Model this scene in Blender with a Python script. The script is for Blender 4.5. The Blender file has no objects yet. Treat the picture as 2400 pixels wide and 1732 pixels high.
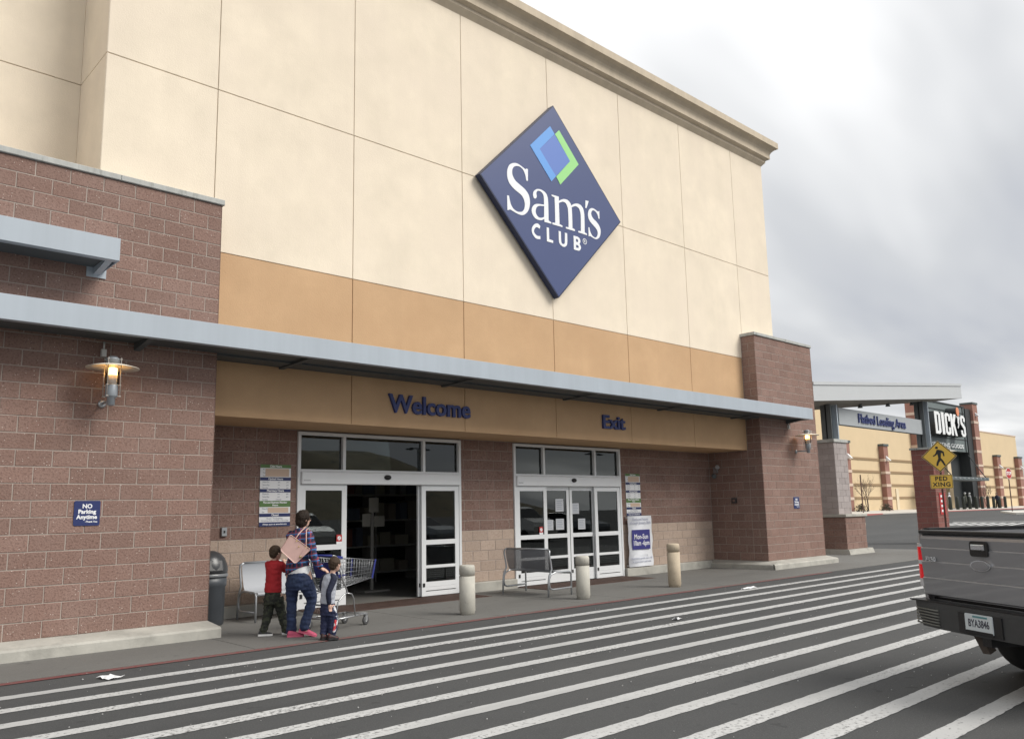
import bpy, bmesh, math, random
from mathutils import Vector, Matrix
random.seed(7)
R = math.radians
SC = bpy.context.scene
COL = SC.collection

# ------------------------------------------------------------------ camera
def make_camera():
    yaw, pitch, roll = CAM_ROT
    f = Vector((math.sin(yaw)*math.cos(pitch), math.cos(yaw)*math.cos(pitch), math.sin(pitch)))
    rt = Vector((math.cos(yaw), -math.sin(yaw), 0)); up = rt.cross(f)
    r2 = rt*math.cos(roll) + up*math.sin(roll); u2 = r2.cross(f)
    cd = bpy.data.cameras.new('camera'); co = bpy.data.objects.new('camera', cd); COL.objects.link(co)
    m = Matrix((r2, u2, -f)).transposed().to_4x4(); m.translation = Vector(CAM_POS)
    co.matrix_world = m
    cd.sensor_width = 36; cd.lens = 1927.56/2400*36
    cd.shift_x = (1200-1186.244)/2400; cd.shift_y = (897.38-866)/2400
    cd.clip_start = .05; cd.clip_end = 6000
    SC.camera = co
CAM_POS = (-4.799, -11.239, 1.582)
CAM_ROT = (0.7466, 0.1550, -0.0199)
make_camera()

# ------------------------------------------------------------------ world: bright overcast with streaky cloud
SUN_EL, SUN_AZ = R(43), R(150)          # azimuth clockwise from +Y
wd = bpy.data.worlds.new('World'); SC.world = wd; wd.use_nodes = True
def build_world():
    nt = wd.node_tree; N = nt.nodes; L = nt.links; N.clear()
    out = N.new('ShaderNodeOutputWorld'); bg = N.new('ShaderNodeBackground'); L.new(bg.outputs[0], out.inputs[0])
    sky = N.new('ShaderNodeTexSky'); sky.sky_type = 'NISHITA'; sky.sun_disc = False
    sky.sun_elevation = SUN_EL; sky.sun_rotation = SUN_AZ; sky.air_density = 1; sky.dust_density = 3
    sks = N.new('ShaderNodeVectorMath'); sks.operation = 'SCALE'; sks.inputs['Scale'].default_value = .07
    L.new(sky.outputs[0], sks.inputs[0])
    tc = N.new('ShaderNodeTexCoord'); sep = N.new('ShaderNodeSeparateXYZ'); L.new(tc.outputs['Generated'], sep.inputs[0])
    def m(op, a, b=None):
        n = N.new('ShaderNodeMath'); n.operation = op
        for i, v in enumerate((a, b)):
            if v is None: continue
            if hasattr(v, 'links'): L.new(v, n.inputs[i])
            else: n.inputs[i].default_value = v
        return n.outputs[0]
    zc = m('ADD', m('MAXIMUM', sep.outputs[2], 0.0), .13)
    u = m('DIVIDE', sep.outputs[0], zc); v = m('DIVIDE', sep.outputs[1], zc)
    comb = N.new('ShaderNodeCombineXYZ'); L.new(u, comb.inputs[0]); L.new(v, comb.inputs[1])
    mp = N.new('ShaderNodeMapping'); mp.inputs['Rotation'].default_value = (0, 0, .788); mp.inputs['Scale'].default_value = (.42, 1.0, 1)
    mp.inputs['Location'].default_value = SKY_OFF
    L.new(comb.outputs[0], mp.inputs[0])
    nz = N.new('ShaderNodeTexNoise'); nz.inputs['Scale'].default_value = .5; nz.inputs['Detail'].default_value = 5
    nz.inputs['Roughness'].default_value = .52; nz.inputs['Distortion'].default_value = .55
    L.new(mp.outputs[0], nz.inputs[0])
    rp = N.new('ShaderNodeValToRGB'); e = rp.color_ramp.elements
    e[0].position = .32; e[0].color = (.37, .39, .44, 1)
    e[1].position = .585; e[1].color = (.86, .86, .86, 1)
    e.new(.40).color = (.385, .40, .435, 1); e.new(.47).color = (.485, .495, .51, 1); e.new(.525).color = (.63, .635, .64, 1)
    L.new(nz.outputs[0], rp.inputs[0])
    mx = N.new('ShaderNodeMix'); mx.data_type = 'RGBA'; mx.inputs[0].default_value = .92
    L.new(sks.outputs[0], mx.inputs[6]); L.new(rp.outputs[0], mx.inputs[7])
    L.new(mx.outputs[2], bg.inputs[0]); bg.inputs[1].default_value = 1.0
SKY_OFF = (46.199, 40.872, 0)
build_world()
sd = bpy.data.lights.new('sun', 'SUN'); sd.energy = 2.1; sd.angle = R(30); sd.color = (1, .955, .89)
so = bpy.data.objects.new('sun', sd); COL.objects.link(so)
so.rotation_euler = (Vector((math.sin(SUN_AZ)*math.cos(SUN_EL), math.cos(SUN_AZ)*math.cos(SUN_EL), math.sin(SUN_EL)))).to_track_quat('Z', 'Y').to_euler()
so.location = (10, -20, 30)
SC.view_settings.view_transform = 'Standard'; SC.view_settings.look = 'None'
SC.view_settings.exposure = .55; SC.view_settings.gamma = 1; SC.view_settings.use_curve_mapping = False
SC.render.engine = 'CYCLES'
SC.cycles.use_denoising = True
SC.cycles.max_bounces = 6; SC.cycles.transparent_max_bounces = 10
SC.cycles.sample_clamp_indirect = 6

# ------------------------------------------------------------------ helpers
def tag(o, label=None, cat=None, group=None, kind=None):
    if label: o['label'] = label
    if cat: o['category'] = cat
    if group: o['group'] = group
    if kind: o['kind'] = kind
    return o
def empty(name, loc=(0, 0, 0), rz=0, label=None, cat=None, group=None, parent=None):
    o = bpy.data.objects.new(name, None); COL.objects.link(o); o.location = loc; o.rotation_euler = (0, 0, rz)
    o.empty_display_size = .2
    if parent: o.parent = parent
    return tag(o, label, cat, group)
def link(name, me, mat=None, parent=None, loc=(0, 0, 0), rot=(0, 0, 0)):
    o = bpy.data.objects.new(name, me); COL.objects.link(o)
    if mat and not me.materials: me.materials.append(mat)
    if parent: o.parent = parent
    o.location = loc; o.rotation_euler = rot
    return o
def copy_tree(o, parent=None):
    c = o.copy(); COL.objects.link(c); c.parent = parent
    for ch in list(o.children): copy_tree(ch, c)
    return c

class MB:
    """collects shapes for one mesh"""
    def __init__(s): s.v = []; s.f = []; s.sm = []; s.mi = []; s.cur = 0
    def add(s, vs, fs, smooth=False):
        n = len(s.v); s.v += [tuple(v) for v in vs]
        for f in fs: s.f.append([n+i for i in f]); s.sm.append(smooth); s.mi.append(s.cur)
        return s
    def box(s, x0, x1, y0, y1, z0, z1):
        return s.add([(x0,y0,z0),(x1,y0,z0),(x1,y1,z0),(x0,y1,z0),(x0,y0,z1),(x1,y0,z1),(x1,y1,z1),(x0,y1,z1)],
                     [(0,3,2,1),(4,5,6,7),(0,1,5,4),(1,2,6,5),(2,3,7,6),(3,0,4,7)])
    def bev(s, x0, x1, y0, y1, z0, z1, b):
        """box whose front (y0) face edges are chamfered"""
        return s.add([(x0,y0+b,z0),(x1,y0+b,z0),(x1,y1,z0),(x0,y1,z0),(x0,y0+b,z1),(x1,y0+b,z1),(x1,y1,z1),(x0,y1,z1),
                      (x0+b,y0,z0+b),(x1-b,y0,z0+b),(x1-b,y0,z1-b),(x0+b,y0,z1-b)],
                     [(0,3,2,1),(4,5,6,7),(1,2,6,5),(2,3,7,6),(3,0,4,7),(8,9,10,11),(0,1,9,8),(1,5,10,9),(5,4,11,10),(4,0,8,11)])
    def obox(s, c, ax, ay, az):
        c, ax, ay, az = map(Vector, (c, ax, ay, az))
        vs = [c+sx*ax+sy*ay+sz*az for sz in (-1,1) for sy in (-1,1) for sx in (-1,1)]
        return s.add(vs, [(0,2,3,1),(4,5,7,6),(0,1,5,4),(1,3,7,5),(3,2,6,7),(2,0,4,6)])
    def bar(s, p, q, w, h, up=(0,0,1)):
        p, q, up = Vector(p), Vector(q), Vector(up); d = (q-p); a = d.normalized().cross(up)
        if a.length < 1e-4: a = Vector((1,0,0))
        a.normalize(); b = a.cross(d).normalized()
        return s.obox((p+q)/2, d/2, a*w/2, b*h/2)
    def ring(s, c, d, r, n, ref=None):
        d = d.normalized(); a = d.cross(ref or (Vector((0,0,1)) if abs(d.z) < .95 else Vector((1,0,0)))).normalized(); b = d.cross(a)
        return [c + r*(math.cos(2*math.pi*i/n)*a + math.sin(2*math.pi*i/n)*b) for i in range(n)]
    def tube(s, pts, r, n=8, cap=True, closed=False):
        pts = [Vector(p) for p in pts]; rs = r if isinstance(r, (list, tuple)) else [r]*len(pts)
        m = len(pts); base = len(s.v); ref = None
        for i, p in enumerate(pts):
            if closed: d = pts[(i+1) % m]-pts[i-1]
            else: d = pts[min(i+1, m-1)]-pts[max(i-1, 0)]
            d.normalize()
            if ref is None:
                ref = Vector((0,0,1)) if abs(d.z) < .9 else Vector((1,0,0))
            a = d.cross(ref)
            if a.length < 1e-3: a = d.cross(Vector((.3,.9,.2)))
            a.normalize(); b = d.cross(a); ref = (-b if False else a.cross(d))
            s.v += [tuple(p + rs[i]*(math.cos(2*math.pi*k/n)*a + math.sin(2*math.pi*k/n)*b)) for k in range(n)]
        rng = m if closed else m-1
        for i in range(rng):
            j = (i+1) % m
            for k in range(n):
                s.f.append([base+i*n+k, base+i*n+(k+1)%n, base+j*n+(k+1)%n, base+j*n+k]); s.sm.append(True); s.mi.append(s.cur)
        if cap and not closed:
            s.f.append([base+k for k in range(n)]); s.sm.append(False); s.mi.append(s.cur)
            s.f.append([base+(m-1)*n+k for k in reversed(range(n))]); s.sm.append(False); s.mi.append(s.cur)
        return s
    def lathe(s, prof, n=24, c=(0,0,0), smooth=True, cap=True):
        c = Vector(c); base = len(s.v); m = len(prof)
        for r, z in prof:
            s.v += [(c.x+r*math.cos(2*math.pi*k/n), c.y+r*math.sin(2*math.pi*k/n), c.z+z) for k in range(n)]
        for i in range(m-1):
            for k in range(n):
                s.f.append([base+i*n+k, base+i*n+(k+1)%n, base+(i+1)*n+(k+1)%n, base+(i+1)*n+k]); s.sm.append(smooth); s.mi.append(s.cur)
        if cap:
            s.f.append([base+k for k in reversed(range(n))]); s.sm.append(False); s.mi.append(s.cur)
            s.f.append([base+(m-1)*n+k for k in range(n)]); s.sm.append(False); s.mi.append(s.cur)
        return s
    def loft(s, rings, cap=True, smooth=True):
        n = len(rings[0]); base = len(s.v)
        for r in rings: s.v += [tuple(p) for p in r]
        for i in range(len(rings)-1):
            for k in range(n):
                s.f.append([base+i*n+k, base+i*n+(k+1)%n, base+(i+1)*n+(k+1)%n, base+(i+1)*n+k]); s.sm.append(smooth); s.mi.append(s.cur)
        if cap:
            s.f.append([base+k for k in reversed(range(n))]); s.sm.append(smooth); s.mi.append(s.cur)
            s.f.append([base+(len(rings)-1)*n+k for k in range(n)]); s.sm.append(smooth); s.mi.append(s.cur)
        return s
    def ball(s, c, r, n=10, sc=(1,1,1)):
        c = Vector(c); rings = []
        for i in range(1, n):
            t = math.pi*i/n
            rings.append([c+Vector((r*sc[0]*math.sin(t)*math.cos(2*math.pi*k/(2*n)), r*sc[1]*math.sin(t)*math.sin(2*math.pi*k/(2*n)), -r*sc[2]*math.cos(t))) for k in range(2*n)])
        return s.loft(rings)
    def prism(s, poly, y0, y1):
        """polygon (x,z) extruded from y0 (front) to y1"""
        n = len(poly)
        vs = [(x, y0, z) for x, z in poly]+[(x, y1, z) for x, z in poly]
        fs = [list(range(n)), list(range(2*n-1, n-1, -1))]+[[(i+1) % n, i, n+i, n+(i+1) % n] for i in range(n)]
        return s.add(vs, fs)
    def mesh(s, name, mats=None, fix=True):
        me = bpy.data.meshes.new(name); me.from_pydata(s.v, [], s.f); 
        me.polygons.foreach_set('use_smooth', s.sm)
        me.polygons.foreach_set('material_index', s.mi)
        if mats:
            for m in (mats if isinstance(mats, (list, tuple)) else [mats]): me.materials.append(m)
        if fix:
            bm = bmesh.new(); bm.from_mesh(me); bmesh.ops.recalc_face_normals(bm, faces=bm.faces); bm.to_mesh(me); bm.free()
        me.update()
        return me
    def build(s, name, mat=None, parent=None, loc=(0,0,0), rot=(0,0,0), fix=True):
        return link(name, s.mesh(name, mat, fix), None, parent, loc, rot)

def smooth_poly(pts, sub=5):
    """closed outline through (x,z,corner) points: Catmull-Rom between corners"""
    n = len(pts); out = []
    for i in range(n):
        p0, p1, p2, p3 = pts[i-1], pts[i], pts[(i+1) % n], pts[(i+2) % n]
        out.append((p1[0], p1[1]))
        if p1[2] and p2[2]: continue
        a = p1 if p1[2] else p0; b = p2 if p2[2] else p3
        for k in range(1, sub):
            t = k/sub
            q = [0.5*((2*p1[j])+(-a[j]+p2[j])*t+(2*a[j]-5*p1[j]+4*p2[j]-b[j])*t*t+(-a[j]+3*p1[j]-3*p2[j]+b[j])*t**3) for j in (0, 1)]
            out.append(tuple(q))
    return out
def shape_mesh(name, outlines, depth, mat):
    """flat letter shape in the XZ plane (front at y=0, facing -Y) from closed outlines; inner outlines are holes"""
    cu = bpy.data.curves.new(name, 'CURVE'); cu.dimensions = '2D'; cu.fill_mode = 'BOTH'; cu.extrude = depth/2
    for o in outlines:
        sp = cu.splines.new('POLY'); sp.points.add(len(o)-1); sp.use_cyclic_u = True
        for p, (x, z) in zip(sp.points, o): p.co = (x, z, 0, 1)
    return curve_to_mesh(cu, name, mat, depth)
def curve_to_mesh(cu, name, mat, depth):
    ob = bpy.data.objects.new('tmp', cu); COL.objects.link(ob)
    dg = bpy.context.evaluated_depsgraph_get(); dg.update()
    me = bpy.data.meshes.new_from_object(ob.evaluated_get(dg)); me.name = name
    bpy.data.objects.remove(ob); bpy.data.curves.remove(cu)
    for v in me.vertices: x, y, z = v.co; v.co = (x, depth/2-z-depth, y)
    me.materials.clear(); me.materials.append(mat)
    return me
def text_mesh(txt, size, mat, depth=.004, align='CENTER', bold=0, sx=1.0, spacing=1.0, line=1.0):
    cu = bpy.data.curves.new('text', 'FONT'); cu.body = txt; cu.size = size; cu.extrude = depth/2; cu.align_x = align
    cu.align_y = 'CENTER'; cu.offset = bold; cu.resolution_u = 3; cu.space_character = spacing; cu.space_line = line
    me = curve_to_mesh(cu, 'text', mat, depth)
    if sx != 1:
        for v in me.vertices: v.co.x *= sx
    return me

# ------------------------------------------------------------------ materials
def lin(*c):
    return tuple(((x/255)/12.92 if x/255 <= .04045 else ((x/255+.055)/1.055)**2.4) for x in c)
MATS = {}
def mat(name, col=(.5,.5,.5), rough=.6, metal=0, var=0.0, vs=2.0, bump=0.0, bs=60.0, spec=.5, col2=None, c2s=8.0, c2t=.55, c2w=.1, emit=None, es=0, coat=0, stretch=None, alpha=1.0, streak=0):
    if name in MATS: return MATS[name]
    m = bpy.data.materials.new(name); m.use_nodes = True; nt = m.node_tree; N = nt.nodes; L = nt.links
    b = N['Principled BSDF']; b.inputs['Base Color'].default_value = (*col, 1); b.inputs['Roughness'].default_value = rough
    b.inputs['Metallic'].default_value = metal; b.inputs['Specular IOR Level'].default_value = spec
    b.inputs['Coat Weight'].default_value = coat
    if emit: b.inputs['Emission Color'].default_value = (*emit, 1); b.inputs['Emission Strength'].default_value = es
    geo = N.new('ShaderNodeNewGeometry'); pos = geo.outputs['Position']
    if stretch:
        mp = N.new('ShaderNodeMapping'); mp.inputs['Scale'].default_value = stretch; L.new(pos, mp.inputs[0]); pos = mp.outputs[0]
    last = None
    def noise(sc, det=3, ro=.55):
        n = N.new('ShaderNodeTexNoise'); n.inputs['Scale'].default_value = sc; n.inputs['Detail'].default_value = det; n.inputs['Roughness'].default_value = ro
        L.new(pos, n.inputs[0]); return n.outputs[0]
    if var:
        mr = N.new('ShaderNodeMapRange'); mr.inputs[1].default_value = .25; mr.inputs[2].default_value = .75
        mr.inputs[3].default_value = 1-var; mr.inputs[4].default_value = 1+var; L.new(noise(vs, 5, .6), mr.inputs[0])
        mul = N.new('ShaderNodeVectorMath'); mul.operation = 'SCALE'; mul.inputs[0].default_value = col; L.new(mr.outputs[0], mul.inputs['Scale']); last = mul.outputs[0]
    if col2:
        mr = N.new('ShaderNodeMapRange'); mr.inputs[1].default_value = c2t; mr.inputs[2].default_value = c2t+c2w; L.new(noise(c2s, 6, .65), mr.inputs[0])
        mx = N.new('ShaderNodeMix'); mx.data_type = 'RGBA'; L.new(mr.outputs[0], mx.inputs[0])
        if last: L.new(last, mx.inputs[6])
        else: mx.inputs[6].default_value = (*col, 1)
        mx.inputs[7].default_value = (*col2, 1); last = mx.outputs[2]
    if streak:
        mp = N.new('ShaderNodeMapping'); mp.inputs['Scale'].default_value = (2.2, 2.2, .10); L.new(geo.outputs['Position'], mp.inputs[0])
        n = N.new('ShaderNodeTexNoise'); n.inputs['Scale'].default_value = 1.4; n.inputs['Detail'].default_value = 5; n.inputs['Roughness'].default_value = .65; L.new(mp.outputs[0], n.inputs[0])
        mr = N.new('ShaderNodeMapRange'); mr.inputs[1].default_value = .35; mr.inputs[2].default_value = .65; mr.inputs[3].default_value = 1-streak; mr.inputs[4].default_value = 1+streak*.5; L.new(n.outputs[0], mr.inputs[0])
        mul = N.new('ShaderNodeVectorMath'); mul.operation = 'SCALE'; L.new(mr.outputs[0], mul.inputs['Scale'])
        if last: L.new(last, mul.inputs[0])
        else: mul.inputs[0].default_value = col
        last = mul.outputs[0]
    if last: L.new(last, b.inputs['Base Color'])
    if bump:
        bp = N.new('ShaderNodeBump'); bp.inputs['Strength'].default_value = bump; bp.inputs['Distance'].default_value = .01
        L.new(noise(bs, 4, .6), bp.inputs['Height']); L.new(bp.outputs[0], b.inputs['Normal'])
    if alpha < 1:
        tr = N.new('ShaderNodeBsdfTransparent'); mx = N.new('ShaderNodeMixShader'); mx.inputs[0].default_value = alpha
        L.new(tr.outputs[0], mx.inputs[1]); L.new(b.outputs[0], mx.inputs[2]); L.new(mx.outputs[0], N['Material Output'].inputs[0])
    MATS[name] = m
    return m

def block_mat(name, col, dark, light, tint):
    """split-face concrete block: per-block tone, coarse grain, dark pits and pale grit"""
    m = bpy.data.materials.new(name); m.use_nodes = True; nt = m.node_tree; N = nt.nodes; L = nt.links
    b = N['Principled BSDF']; b.inputs['Roughness'].default_value = .9; b.inputs['Specular IOR Level'].default_value = .25
    geo = N.new('ShaderNodeNewGeometry'); pos = geo.outputs['Position']
    at = N.new('ShaderNodeAttribute'); at.attribute_name = 'rnd'
    mr = N.new('ShaderNodeMapRange'); mr.inputs[3].default_value = .90; mr.inputs[4].default_value = 1.08; L.new(at.outputs['Fac'], mr.inputs[0])
    def noise(sc, det=2, ro=.6):
        n = N.new('ShaderNodeTexNoise'); n.inputs['Scale'].default_value = sc; n.inputs['Detail'].default_value = det; n.inputs['Roughness'].default_value = ro
        L.new(pos, n.inputs[0]); return n.outputs[0]
    base = N.new('ShaderNodeMix'); base.data_type = 'RGBA'; base.inputs[6].default_value = (*col, 1); base.inputs[7].default_value = (*tint, 1)
    r0 = N.new('ShaderNodeMapRange'); r0.inputs[1].default_value = .38; r0.inputs[2].default_value = .66; L.new(noise(1.6, 5, .65), r0.inputs[0]); L.new(r0.outputs[0], base.inputs[0])
    sc = N.new('ShaderNodeVectorMath'); sc.operation = 'SCALE'; L.new(base.outputs[2], sc.inputs[0]); L.new(mr.outputs[0], sc.inputs['Scale'])
    def over(src, nz, t, w, c, amt):
        r = N.new('ShaderNodeMapRange'); r.inputs[1].default_value = t; r.inputs[2].default_value = t+w; r.inputs[4].default_value = amt; L.new(nz, r.inputs[0])
        mx = N.new('ShaderNodeMix'); mx.data_type = 'RGBA'; L.new(r.outputs[0], mx.inputs[0]); L.new(src, mx.inputs[6]); mx.inputs[7].default_value = (*c, 1); return mx.outputs[2]
    gr = noise(38, 3, .7)
    c = over(sc.outputs[0], gr, .50, .20, dark, .85)
    vo = N.new('ShaderNodeTexVoronoi'); vo.inputs['Scale'].default_value = 34; L.new(pos, vo.inputs[0])
    rr = N.new('ShaderNodeMath'); rr.operation = 'LESS_THAN'; rr.inputs[1].default_value = .17; L.new(vo.outputs['Distance'], rr.inputs[0])
    sp = N.new('ShaderNodeSeparateColor'); L.new(vo.outputs['Color'], sp.inputs[0])
    gt = N.new('ShaderNodeMath'); gt.operation = 'GREATER_THAN'; gt.inputs[1].default_value = .82; L.new(sp.outputs[0], gt.inputs[0])
    ml = N.new('ShaderNodeMath'); ml.operation = 'MULTIPLY'; L.new(rr.outputs[0], ml.inputs[0]); L.new(gt.outputs[0], ml.inputs[1])
    mx = N.new('ShaderNodeMix'); mx.data_type = 'RGBA'; L.new(ml.outputs[0], mx.inputs[0]); L.new(c, mx.inputs[6]); mx.inputs[7].default_value = (*light, 1)
    L.new(mx.outputs[2], b.inputs['Base Color'])
    bp = N.new('ShaderNodeBump'); bp.inputs['Strength'].default_value = .9; bp.inputs['Distance'].default_value = .012; L.new(gr, bp.inputs['Height']); L.new(bp.outputs[0], b.inputs['Normal'])
    MATS[name] = m; return m
BLOCK = block_mat('red_block', (.245, .156, .128), (.125, .074, .060), (.58, .50, .45), (.275, .185, .155))
TANB = block_mat('tan_block', (.43, .335, .27), (.33, .25, .20), (.6, .52, .45), (.46, .365, .30))
GREYB = block_mat('grey_block', (.36, .32, .31), (.28, .25, .24), (.55, .52, .5), (.40, .36, .35))
MORTAR = mat('mortar', (.35, .30, .265), .95, var=.18, vs=3, bump=.3, bs=120)
def stucco(name, c, c2): return mat(name, c, .92, var=.075, vs=1.6, bump=.35, bs=60, spec=.2, col2=c2, c2s=.55, c2t=.42, c2w=.3, streak=.018)
CREAM = stucco('cream_stucco', (.785, .695, .56), (.765, .672, .55))
OCHRE = stucco('ochre_stucco', (.545, .362, .212), (.50, .325, .188))
JOINT_C = mat('stucco_joint', (.45, .35, .24), .95)
JOINT_O = mat('ochre_joint', (.34, .19, .08), .95)
CONC = mat('pale_concrete', (.40, .39, .35), .9, var=.16, vs=3.0, bump=.25, bs=50, col2=(.24, .235, .21), c2s=2.2, c2t=.52, c2w=.25)
CANOPY = mat('canopy_paint', (.385, .435, .485), .42, var=.04, vs=1.5, spec=.5, stretch=(.3, 1, 1), streak=.06)
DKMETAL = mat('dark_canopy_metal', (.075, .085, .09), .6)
CAPSTONE = mat('cap_stone', (.42, .43, .41), .85, var=.15, vs=6, bump=.3, bs=40, col2=(.22, .23, .21), c2s=5, c2t=.55, c2w=.15, stretch=(1.4, 1, .35))
WHITEF = mat('white_frame', (.74, .76, .77), .35, var=.02, vs=3)
ALU = mat('aluminium', (.50, .51, .52), .35, metal=.6)
BLACK = mat('black_rubber', (.012, .012, .013), .6)
NAVY = mat('navy_paint', (.018, .03, .12), .4)
WHITE = mat('white_print', (.82, .83, .84), .5)
GREEN = mat('green_print', (.10, .20, .06), .5)
BEIGE = mat('beige_patch', (.62, .47, .36), .7)
GREYTXT = mat('grey_print', (.30, .33, .38), .6)
GALV = mat('galvanised_steel', (.42, .44, .46), .38, metal=.7, var=.08, vs=20)
# ------------------------------------------------------------------ ground
def terr(x): return .72*min(1, max(0, (x-34)/34))
def ground_mat(name, base, patch, speck, cracks=True, rough=.9):
    m = bpy.data.materials.new(name); m.use_nodes = True; nt = m.node_tree; N = nt.nodes; L = nt.links
    b = N['Principled BSDF']; b.inputs['Roughness'].default_value = rough; b.inputs['Specular IOR Level'].default_value = .3
    pos = N.new('ShaderNodeNewGeometry').outputs['Position']
    def noise(sc, det=3, ro=.6, st=None):
        n = N.new('ShaderNodeTexNoise'); n.inputs['Scale'].default_value = sc; n.inputs['Detail'].default_value = det; n.inputs['Roughness'].default_value = ro
        src = pos
        if st:
            mp = N.new('ShaderNodeMapping'); mp.inputs['Scale'].default_value = st; L.new(pos, mp.inputs[0]); src = mp.outputs[0]
        L.new(src, n.inputs[0]); return n.outputs[0]
    def rng(src, a, bb, c, d):
        r = N.new('ShaderNodeMapRange'); r.inputs[1].default_value = a; r.inputs[2].default_value = bb; r.inputs[3].default_value = c; r.inputs[4].default_value = d; L.new(src, r.inputs[0]); return r.outputs[0]
    def mix(f, a, c):
        mx = N.new('ShaderNodeMix'); mx.data_type = 'RGBA'; L.new(f, mx.inputs[0])
        for i, q in ((6, a), (7, c)):
            if hasattr(q, 'links'): L.new(q, mx.inputs[i])
            else: mx.inputs[i].default_value = (*q, 1)
        return mx.outputs[2]
    c = mix(rng(noise(.35, 5, .6, (.35, 1, 1)), .4, .68, 0, 1), base, patch)
    c = mix(rng(noise(1.7, 6, .7), .55, .75, 0, .55), c, tuple(x*.72 for x in base))
    fine = noise(75, 3, .75)
    c = mix(rng(fine, .54, .70, 0, .7), c, speck)
    c = mix(rng(noise(48, 3, .8), .56, .72, 0, .6), c, tuple(x*.55 for x in base))
    c = mix(rng(noise(.9, 3, .5, (.25, 1.6, 1)), .60, .72, 0, .35), c, tuple(x*.62 for x in base))
    c = mix(rng(noise(5, 2, .5), .68, .72, 0, .5), c, tuple(x*.5 for x in base))
    L.new(c, b.inputs['Base Color'])
    bp = N.new('ShaderNodeBump'); bp.inputs['Strength'].default_value = .5; bp.inputs['Distance'].default_value = .006; L.new(fine, bp.inputs['Height']); L.new(bp.outputs[0], b.inputs['Normal'])
    MATS[name] = m; return m
ASPHALT = ground_mat('asphalt', (.057, .059, .060), (.072, .073, .073), (.13, .13, .128))
SIDEWALK = ground_mat('walk_concrete', (.165, .163, .153), (.125, .122, .114), (.21, .206, .195))
def paint_mat(name, col, wear, thr):
    m = bpy.data.materials.new(name); m.use_nodes = True; nt = m.node_tree; N = nt.nodes; L = nt.links
    b = N['Principled BSDF']; b.inputs['Roughness'].default_value = .75
    pos = N.new('ShaderNodeNewGeometry').outputs['Position']
    def noise(sc, det, st=(1, 1, 1)):
        n = N.new('ShaderNodeTexNoise'); n.inputs['Scale'].default_value = sc; n.inputs['Detail'].default_value = det; n.inputs['Roughness'].default_value = .7
        mp = N.new('ShaderNodeMapping'); mp.inputs['Scale'].default_value = st; L.new(pos, mp.inputs[0]); L.new(mp.outputs[0], n.inputs[0]); return n.outputs[0]
    a = noise(26, 5); c = noise(.55, 3, (.5, 2.2, 1))
    s = N.new('ShaderNodeMath'); s.operation = 'MULTIPLY_ADD'; s.inputs[1].default_value = .55; L.new(c, s.inputs[0]); L.new(a, s.inputs[2])
    r = N.new('ShaderNodeMapRange'); r.inputs[1].default_value = thr; r.inputs[2].default_value = thr+.13; L.new(s.outputs[0], r.inputs[0])
    v = N.new('ShaderNodeMapRange'); v.inputs[1].default_value = .3; v.inputs[2].default_value = .7; v.inputs[3].default_value = .70; v.inputs[4].default_value = 1.08; L.new(c, v.inputs[0])
    sc = N.new('ShaderNodeVectorMath'); sc.operation = 'SCALE'; sc.inputs[0].default_value = col; L.new(v.outputs[0], sc.inputs['Scale'])
    mx = N.new('ShaderNodeMix'); mx.data_type = 'RGBA'; L.new(r.outputs[0], mx.inputs[0]); L.new(sc.outputs[0], mx.inputs[6]); mx.inputs[7].default_value = (*wear, 1)
    L.new(mx.outputs[2], b.inputs['Base Color']); MATS[name] = m; return m
STRIPE = paint_mat('white_road_paint', (.475, .48, .475), (.10, .10, .10), .83)
REDLINE = paint_mat('red_kerb_paint', (.20, .060, .058), (.13, .11, .10), .74)

def sheet(name, xs, y0, y1, zf, m, parent=None):
    b = MB()
    for i in range(len(xs)-1):
        b.add([(xs[i], y0, zf(xs[i])), (xs[i+1], y0, zf(xs[i+1])), (xs[i+1], y1, zf(xs[i+1])), (xs[i], y1, zf(xs[i]))], [(0, 1, 2, 3)])
    return b.build(name, m, parent, fix=False)
road = sheet('road', [-900, -60, 34, 42, 50, 60, 68, 200, 2500], -900, 2500, terr, ASPHALT)
tag(road, kind='structure')
# painted stripes, each one a strip slightly above the asphalt with a softly uneven edge
for i in range(14):
    yc = -2.40-.5878*i; b = MB(); n = 500; x0, x1 = -10.0, 24.0
    rows = []
    rs = random.Random(i)
    ph = [rs.uniform(0, 6) for _ in range(4)]
    for k in range(n+1):
        x = x0+(x1-x0)*k/n
        e = .003*math.sin(x*1.3+ph[0])+.002*math.sin(x*4.1+ph[1]); g = .003*math.sin(x*1.1+ph[2])+.002*math.sin(x*3.7+ph[3])
        rows.append(((x, yc-.086+e+rs.uniform(-.005, .005), .004), (x, yc+.086+g+rs.uniform(-.005, .005), .004)))
    for (a, c), (d, e) in zip(rows, rows[1:]): b.add([a, d, e, c], [(0, 1, 2, 3)])
    b.build('stripe', STRIPE, road, fix=False)
sheet('kerb_line', [-12, -4, 4, 10, 14.5], -1.73, -1.605, lambda x: .006, REDLINE, road)
# far markings: zebra bars, stop line, kerbed island
for i in range(9):
    x = 47.3+i*.0; y0 = 8.1-i*.52
    b = MB(); b.add([(47.0, y0-.13, terr(47.0)+.006), (50.2, y0-.02, terr(50.2)+.006), (50.2, y0+.22, terr(50.2)+.006), (47.0, y0+.13, terr(47.0)+.006)], [(0, 1, 2, 3)])
    b.build('crosswalk_bar', mat('far_white_paint', (.55, .55, .54), .8), road, fix=False)
b = MB(); b.add([(51.3, 8.4, terr(51.3)+.006), (51.7, 2.0, terr(51.7)+.006), (52.1, 2.0, terr(52.1)+.006), (51.7, 8.4, terr(51.7)+.006)], [(0, 1, 2, 3)])
b.build('stop_line', MATS['far_white_paint'], road, fix=False)
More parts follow.
